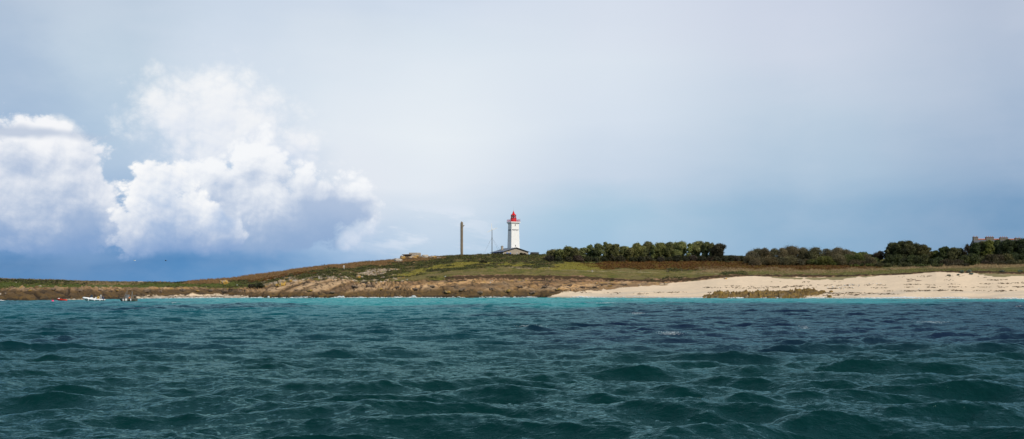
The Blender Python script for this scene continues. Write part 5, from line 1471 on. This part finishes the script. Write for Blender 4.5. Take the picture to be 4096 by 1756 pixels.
def build_rib():
    p, k = afloat(375, 1205.2)
    t = thing('inflatable_boat', p, 'white rigid inflatable boat with console and outboard, moored between the other two boats', 'boat', R(4))
    Ln = 5.3
    hull('hull', hull_secs(Ln*.95, 1.5, lambda s: .42+.25*(1-s)**3, -.35, n=12, tr=.95), M['hullgreen'], t)
    tb = MB(); pts = []
    for i in range(15):
        s = i/14; x = Ln/2+.15 - s*(Ln*.86); pts.append((x, -.82*(1-.0*s), .42+.42*max(0, s-.45)**1.6/.4))
    up = pts[-1]
    fr = [(-Ln/2+.28, -.60, up[2]+.07), (-Ln/2+.04, -.28, up[2]+.13), (-Ln/2-.02, 0, up[2]+.15)]
    path = pts + fr + [(x, -y, z) for x, y, z in (fr[:2][::-1] + pts[::-1])]
    rad = [.10]+[.23]*(len(path)-2)+[.10]
    tb.tube(path, rad, 10); tbo = tb.build('tube', M['tube'], t, smooth=True)
    st = MB(); st.tube([(x, y-.235, z-.02) for x, y, z in pts], .045, 5); st.tube([(x, -y+.235, z-.02) for x, y, z in pts], .045, 5); st.build('rub_strake', M['navy'], tbo)
    c = MB(); c.hexa([(-1.0,-.38,.3),(-.25,-.38,.3),(-.25,.38,.3),(-1.0,.38,.3),(-.8,-.36,1.1),(-.3,-.36,1.1),(-.3,.36,1.1),(-.8,.36,1.1)]); co = c.build('console', M['white'], t, bevel=.03)
    w = MB(); w.hexa([(-.98,-.36,1.1),(-.86,-.36,1.1),(-.86,.36,1.1),(-.98,.36,1.1),(-.62,-.34,1.75),(-.55,-.34,1.75),(-.55,.34,1.75),(-.62,.34,1.75)]); w.hexa([(-.86,-.37,1.1),(-.3,-.37,1.1),(-.3,.37,1.1),(-.86,.37,1.1),(-.6,-.35,1.7),(-.38,-.35,1.7),(-.38,.35,1.7),(-.6,.35,1.7)]); w.build('windscreen', M['pane'], co)
    s = MB(); s.box((.35,0,.62),(.55,.7,.5)); s.box((.58,0,.98),(.12,.7,.35)); s.build('seat', M['white'], t, bevel=.03)
    e = MB(); e.hexa([(2.35,-.22,.55),(2.8,-.22,.55),(2.8,.22,.55),(2.35,.22,.55),(2.05,-.2,1.25),(2.5,-.2,1.3),(2.5,.2,1.3),(2.05,.2,1.25)]); e.hexa([(2.5,-.09,-.4),(2.75,-.09,-.4),(2.75,.09,-.4),(2.5,.09,-.4),(2.4,-.09,.56),(2.7,-.09,.56),(2.7,.09,.56),(2.4,.09,.56)]); e.build('outboard_motor', M['navy'], t, bevel=.03)
    a = MB()
    for y in (-.5, .5): a.tube([(1.75,y,.5),(1.9,y,1.55)], .05, 6)
    a.tube([(1.9,-.5,1.55),(1.9,.5,1.55)], .05, 6); a.tube([(1.9,0,1.55),(1.9,0,1.95)], .03, 5); a.build('stern_arch', M['white'], t)
    lb = MB(); lb.tube([(1.35+.26*math.cos(i*math.pi/8), -.45, .98+.26*math.sin(i*math.pi/8)) for i in range(17)], .085, 8, cap=False); lb.build('lifebuoy', M['yellow'], t, smooth=True)
    for x, z in ((-1.0,.2),(.55,.15),(2.0,.05)):
        f = MB(); f.lathe([(.02,0),(.09,.06),(.1,.3),(.09,.5),(.03,.58)], 8, (x,-1.15,z-.12)); f.build('fender', M['white'], t, smooth=True)
build_rib()

def build_fishing():
    p, k = afloat(511, 1206.0)
    t = thing('fishing_boat', p, 'small dark olive fishing boat with white fenders and pale A-frame posts, rightmost moored boat', 'boat', R(-5))
    Ln = 4.7
    hull('hull', hull_secs(Ln, 1.9, lambda s: .80+.16*(1-s)**2, -.35, n=13, tr=.9, flare=.75), M['hulldark'], t, deck=.35)
    g = MB(); secs = hull_secs(Ln, 1.9, lambda s: .80+.16*(1-s)**2, -.35, n=13, tr=.9, flare=.75)
    g.tube([s[0] for s in secs], .05, 5); g.tube([s[-1] for s in secs], .05, 5); g.build('gunwale', M['wood'], t)
    c = MB(); c.box((-.15,0,.75),(.85,.9,.8)); c.hexa([(-.52,-.42,1.15),(.22,-.42,1.15),(.22,.42,1.15),(-.52,.42,1.15),(-.32,-.38,1.75),(.18,-.38,1.75),(.18,.38,1.75),(-.32,.38,1.75)]); co = c.build('wheelhouse', M['wheelhouse'], t)
    r = MB(); r.box((-.07,0,1.80),(.75,.95,.07)); r.build('roof', M['galv'], co)
    fr = MB()
    for y in (-.62, .62):
        fr.tube([(-.95,y,.8),(-.18,y*.45,2.6)], .035, 6); fr.tube([(.75,y,.8),(.15,y*.6,1.85)], .028, 6)
    fr.tube([(-.18,-.28,2.6),(-.18,.28,2.6)], .035, 6); fr.tube([(-.18,0,2.6),(-.12,0,3.2)], .025, 5); fr.build('a_frame', M['galv'], t)
    ps = MB(); ps.tube([(1.15,-.2,.5),(1.30,-.2,1.9),(1.38,-.2,2.5)], [.10,.07,.05], 8); ps.box((1.30,-.2,2.55),(.22,.16,.14)); ps.build('davit', M['galv'], t)
    rl = MB()
    for y in (-.75, .75): rl.tube([(1.9,y,.8),(1.95,y,1.6)], .03, 5)
    rl.tube([(1.95,-.75,1.6),(1.95,.75,1.6)], .03, 5); rl.build('stern_rail', M['galv'], t)
    ob = MB(); ob.box((.55,-.15,1.0),(.35,.5,.35)); ob.build('fish_crate', M['orange'], t, bevel=.04)
    for x, z in ((-.75,.05),(-.1,.1),(.22,.12),(1.35,.1)):
        f = MB(); f.lathe([(.02,0),(.11,.08),(.12,.4),(.1,.6),(.03,.7)], 8, (x,-1.06,z)); f.build('fender', M['white'], t, smooth=True)
    f = MB(); f.lathe([(.02,0),(.11,.08),(.12,.3),(.03,.5)], 8, (-.42,-1.08,.08)); f.build('fender', M['wood'], t, smooth=True)
build_fishing()

def build_red():
    p, k = afloat(247, 1203.6)
    t = thing('rowing_boat', p, 'small bright red-orange dinghy, leftmost of the moored boats', 'boat', R(-4))
    Ln = 2.75
    hull('hull', hull_secs(Ln, 1.2, lambda s: .52-.18*s+.10*(1-s)**2, -.15, n=11, tr=.7), M['redhull'], t, deck=.22)
    g = MB(); secs = hull_secs(Ln, 1.2, lambda s: .52-.18*s+.10*(1-s)**2, -.15, n=11, tr=.7)
    g.tube([s[0] for s in secs], .06, 6); g.tube([s[-1] for s in secs], .06, 6); g.build('gunwale', M['redhull'], t)
    s = MB(); s.box((.1,0,.42),(.25,1.0,.06)); s.box((.85,0,.36),(.25,.85,.06)); s.build('thwart', M['wood'], t)
    c = MB(); c.ball((-.85,0,.66), .24, 2, (1.1,1,.55)); c.build('bow_cover', M['white'], t, smooth=True)
    o = MB(); o.tube([(.3,-.35,.48),(1.1,-.3,.55)], .03, 5); o.box((1.2,-.3,.56),(.3,.12,.03)); o.build('oar', M['black'], t)
build_red()

def build_buoy():
    p, k = afloat(211, 1206)
    t = thing('mooring_buoy', p, 'round pink mooring buoy floating left of the red dinghy', 'buoy')
    b = MB(); b.lathe([(.03,-.3),(.18,-.27),(.30,-.12),(.34,.06),(.30,.22),(.20,.34),(.09,.41)], 14); b.build('float', M['pink'], t, smooth=True)
    e = MB(); e.tube([(.08*math.cos(i*math.pi/5), 0, .47+.08*math.sin(i*math.pi/5)) for i in range(11)], .03, 5, cap=False); e.build('eye', M['black'], t)
build_buoy()

def gull_mesh():
    m = MB()     # body swept from bill to tail in one skin
    m.tube([(-.34,0,.40),(-.28,0,.41),(-.22,0,.41),(-.16,0,.37),(-.06,0,.27),(.06,0,.24),(.20,0,.23),(.34,0,.24),(.42,0,.245)], [.01,.022,.058,.062,.085,.105,.085,.04,.015], 9)
    for y in (-.04, .04): m.tube([(.02,y,.16),(.02,y,0.0),(-.05,y,0.0)], [.014,.011,.012], 5)
    return m
def gull(sx, sy, rz, label, group=None, dark=False, sit=False):
    b = place(sx, sy)
    t = thing('gull', b - Vector((0,0,.02)), label, 'bird', rz, group)
    t.scale = (1.15,)*3
    gull_mesh().build('body', M['gullwhite'], t, smooth=True)
    w = MB()
    for s in (-1, 1):
        w.loft([[(-.05,s*.085,.33),(-.07,s*.115,.27),(-.03,s*.10,.20)],[(.12,s*.085,.335),(.12,s*.12,.27),(.12,s*.10,.20)],[(.30,s*.05,.30),(.32,s*.07,.26),(.30,s*.05,.22)],[(.48,s*.015,.27),(.48,s*.02,.26),(.48,s*.015,.25)]])
    w.build('wing', M['gulldark'] if dark else M['gullgrey'], t, smooth=True)
    k = MB(); k.tube([(-.28,0,.405),(-.36,0,.395)], [.018,.006], 5); k.build('bill', M['beak'], t)
    return t
flock = [(70,150),(205,115),(205,130),(195,160),(290,140),(370,150),(435,130),(495,85),(500,100),(540,105),(490,185),(630,90),(630,105),(650,60),(710,75),(735,80),(880,80),(865,115),(1145,45),(1240,55),(1335,50),(1435,45)]
first = None
for i, (zx, zy) in enumerate(flock):
    b = place(3300+zx*.1553, 1130+zy*.1553)
    rz = random.uniform(0, 6.28)
    if first is None:
        first = g = gull(3300+zx*.1553, 1130+zy*.1553, rz, 'white gull standing in the scattered flock by the seaweed line on the beach', 'gull flock on the beach')
    else:
        g = copy_tree(first); g.location = b - Vector((0,0,.02)); g.rotation_euler = (0,0,rz)
gull(3300+720*.1553, 1130+150*.1553, 2.8, 'dark-winged gull below the flock, standing on open sand', None, True)
gull(3300+2415*.1553, 1130+185*.1553, .4, 'lone white gull on the open sand far right of the flock')
gull(2901, 1179, .3, 'gull standing on top of the left part of the weedy reef')
gull(3035, 1162, .6, 'gull on bare sand just above the middle of the reef')
for sx, sy, lb in ((1781,1110,'lone white gull on the dark turf edge above the central rocks'),(1970,1128,'left gull of the three on the central rock ledge'),(1962,1133,'lowest gull of the three on the central rock ledge'),(1949+14,1126,'right gull of the three on the central rock ledge'),(1628,1121,'white gull on the rock edge at the left end of the olive turf'),(949,1143,'tiny white gull on the grass left of the point of rocks')):
    gull(sx, sy, random.uniform(0, 6), lb)
def flyer(sx, sy, Y, label, mat, span, bank):
    p = Vector(((sx-2048)/F*Y, Y, HC+(SY0-sy)/F*Y))
    t = thing('flying_gull', p, label, 'bird', R(20))
    m = MB(); m.tube([(-.33,0,.02),(-.25,0,.03),(-.1,0,0),(.1,0,0),(.3,0,.02),(.42,0,.03)], [.012,.05,.08,.085,.05,.03], 8); m.build('body', mat, t, smooth=True)
    w = MB()
    for s in (-1, 1):
        w.loft([[(-.12,s*.04,.04),(.12,s*.04,.05)],[(-.16,s*span*.35,.20+bank*s*.1),(.06,s*span*.35,.22+bank*s*.1)],[(-.05,s*span*.75,.14+bank*s*.2),(.07,s*span*.75,.15+bank*s*.2)],[(.06,s*span,.05+bank*s*.3),(.10,s*span,.05+bank*s*.3)]])
    bmesh.ops.solidify(w.bm, geom=w.bm.faces[:], thickness=.02)
    w.build('wing', mat, t, smooth=True)
flyer(538, 1042, 300, 'small white gull flying low against the dark blue cloud', M['gullwhite'], .6, .1)
flyer(663, 1043, 300, 'dark gull with spread wings gliding right of the white flying one', M['gulldark'], .95, .5)

# driftwood
for sx, sy, w_, rz, lb in ((3674,1124,28,.12,'longest dark driftwood log lying on the upper right beach'),(3640,1126,28,.2,'thin branch of driftwood left of the longest log'),(3720,1105,24,.05,'driftwood plank near the grassy bank of the right beach')):
    b = place(sx, sy); k = b.y/F; l = w_*k/2
    m = MB(); m.tube([(-l,-.1,.08),(-l*.3,.05,.14),(l*.4,-.05,.10),(l,.1,.2)], [.09,.14,.13,.06], 7); m.tube([(l*.3,0,.12),(l*.6,.4,.35)], [.06,.02], 5)
    o = m.build('driftwood', M['drift'], None, smooth=True); o.location = b; o.rotation_euler = (0,0,rz); tag(o, lb, 'driftwood')

# seaweed cast up along the old tide lines
def wrack():
    r = np.random.default_rng(801); pts = []
    lines = [([(2240,1168),(2420,1172),(2700,1170),(2950,1171)],130),([(2300,1179),(2600,1175),(2900,1170),(3060,1167)],70),([(2900,1144),(3000,1145),(3100,1148),(3250,1143),(3420,1141),(3660,1139),(3760,1142),(3900,1136),(4096,1132)],330),
             ([(2800,1150),(3000,1152),(3150,1150),(3200,1149),(3330,1150)],150),([(3290,1158),(3400,1152),(3600,1150),(3750,1151),(3850,1149),(4096,1148)],170),([(3560,1165),(3700,1164),(3900,1163),(4096,1163)],170),([(3290,1172),(3350,1176),(3420,1172),(3560,1176)],200),
             ([(3300,1183),(3380,1180),(3460,1178)],120),([(3560,1118),(3800,1122),(4096,1118)],70),([(3600,1107),(3900,1106),(4096,1112)],45),([(3080,1128),(3300,1130),(3420,1126)],30),([(560,1186),(700,1184),(850,1183),(985,1180)],110),([(620,1189),(760,1188),(960,1187)],60)]
    for ln, n in lines:
        xs = [q[0] for q in ln]; ys = [q[1] for q in ln]
        for c in range(max(3, n//8)):
            cx = r.uniform(xs[0], xs[-1])
            for j in range(int(r.integers(2, 9))):
                sx = cx + r.normal()*14; sy = np.interp(sx, xs, ys) + r.normal()*1.3 + .9*math.sin(sx*.013)
                pts.append(tuple(place(sx, sy)) + (r.uniform(.15, .55),))
    P_ = np.array(pts); k = 9; n = len(P_)
    d = r.normal(size=(n*k, 3)); d[:, 2] = np.abs(d[:, 2])
    c = np.repeat(P_[:, :3], k, 0) + d*np.array([.6, .35, .13])*np.repeat(P_[:, 3], k)[:, None] + np.array([0, 0, .03])
    v, f = quads(c, .17, np.zeros((n*k, 3))+np.array([0, -.4, .8]), r, 2.0)
    t = np.repeat(r.uniform(0, 1, n), k)[:, None]; cc = np.array((.035,.024,.020))*(1-t)+np.array((.15,.095,.035))*t
    stuff('seaweed', [(v, f, np.repeat(cc, 4, 0))], M['grassblade'])
wrack()

# surf: frothy strips where the swell meets the shore, and three spurts against the rocks
def surf():
    r = np.random.default_rng(820); cs = []; ss = []
    def spray(sx, w, h, n, dy=0):
        k = Ywat(sx)/F
        for i in range(n):
            u_ = r.normal()*.42; hh = h*max(0, 1-u_*u_)*r.uniform(0, 1)
            x = sx + u_*w*.6; y = Ywat(x) - r.uniform(0.2, 2.6) + dy
            cs.append(((x-2048)/F*y, y, .05+hh*k)); ss.append(r.uniform(.06, .17))
    for sx, w, h, n in ((1358,34,7,260),(1342,26,3,140),(1372,10,8,120),(1040,20,4,140),(1074,6,7,90),(1134,8,2,40),(1443,26,4,170),(1496,20,3,90),(1583,28,4,170),(1655,20,9,420),(1640,18,3,120),(1596,30,2,120),(1920,20,2,70),(1850,26,2,70),(2017,14,3,70),(2058,10,3,60),(2116,30,3,180),(2090,14,2,60),(5,30,3,40)):
        spray(sx, w, h, n)
    for a, b, n in ((2140,2330,700),(2330,2700,900),(2700,2990,1300),(2990,3300,600),(3300,3440,300),(3440,3660,900),(3660,3900,420),(3900,4150,380),(1000,1500,500),(1500,2140,800),(560,1000,350)):
        for i in range(n):
            x = r.uniform(a, b); env = .5+.5*math.sin(x*.021+3*math.sin(x*.006))
            if r.uniform() > .25+.75*env: continue
            y = Ywat(x) + r.normal()*.8*env - .6 + (1.2 if x > 2140 else -.8)
            if ground((x-2048)/F*y, y) > .45: continue
            cs.append(((x-2048)/F*y, y, max(ground((x-2048)/F*y, y), 0)+r.uniform(.03, .16+.12*env))); ss.append(r.uniform(.07, .2))
    # few whitecaps out on the water
    for sx, sy, w, n in ((2556,1261,44,40),(2690,1347,60,60),(2120,1318,60,45),(3740,1300,90,70),(3230,1322,20,18),(2430,1216,60,36)):
        y0 = HC*F/(sy-SY0); k = y0/F
        for i in range(n*5):
            x = sx + r.normal()*w*.35; y = y0 + abs(r.normal())*.9 + (x-sx)*k*.12
            cs.append((x*k-2048*k, y, .12+r.uniform(.0, .20))); ss.append(r.uniform(.008, .028)*max(.6, y0/150))
    c = np.array(cs); s = np.array(ss); n = len(c)
    # little octahedra of froth
    o = np.array([(1,0,0),(0,1,0),(-1,0,0),(0,-1,0),(0,0,.7),(0,0,-.7)])
    jit = r.uniform(.6, 1.4, (n, 6, 1))
    v = c[:, None, :] + o[None]*s[:, None, None]*jit*np.array([1.7, 1.0, .8])
    fi = np.array([(0,1,4),(1,2,4),(2,3,4),(3,0,4),(1,0,5),(2,1,5),(3,2,5),(0,3,5)])
    f = (np.arange(n)[:, None, None]*6 + fi[None]).reshape(-1, 3)
    m = pmat('sea_foam', (.80,.82,.82), .7, .05, 3)
    ob = link('foam', np_mesh('foam', v.reshape(-1, 3), f, True), m); tag(ob, kind='stuff')
surf()
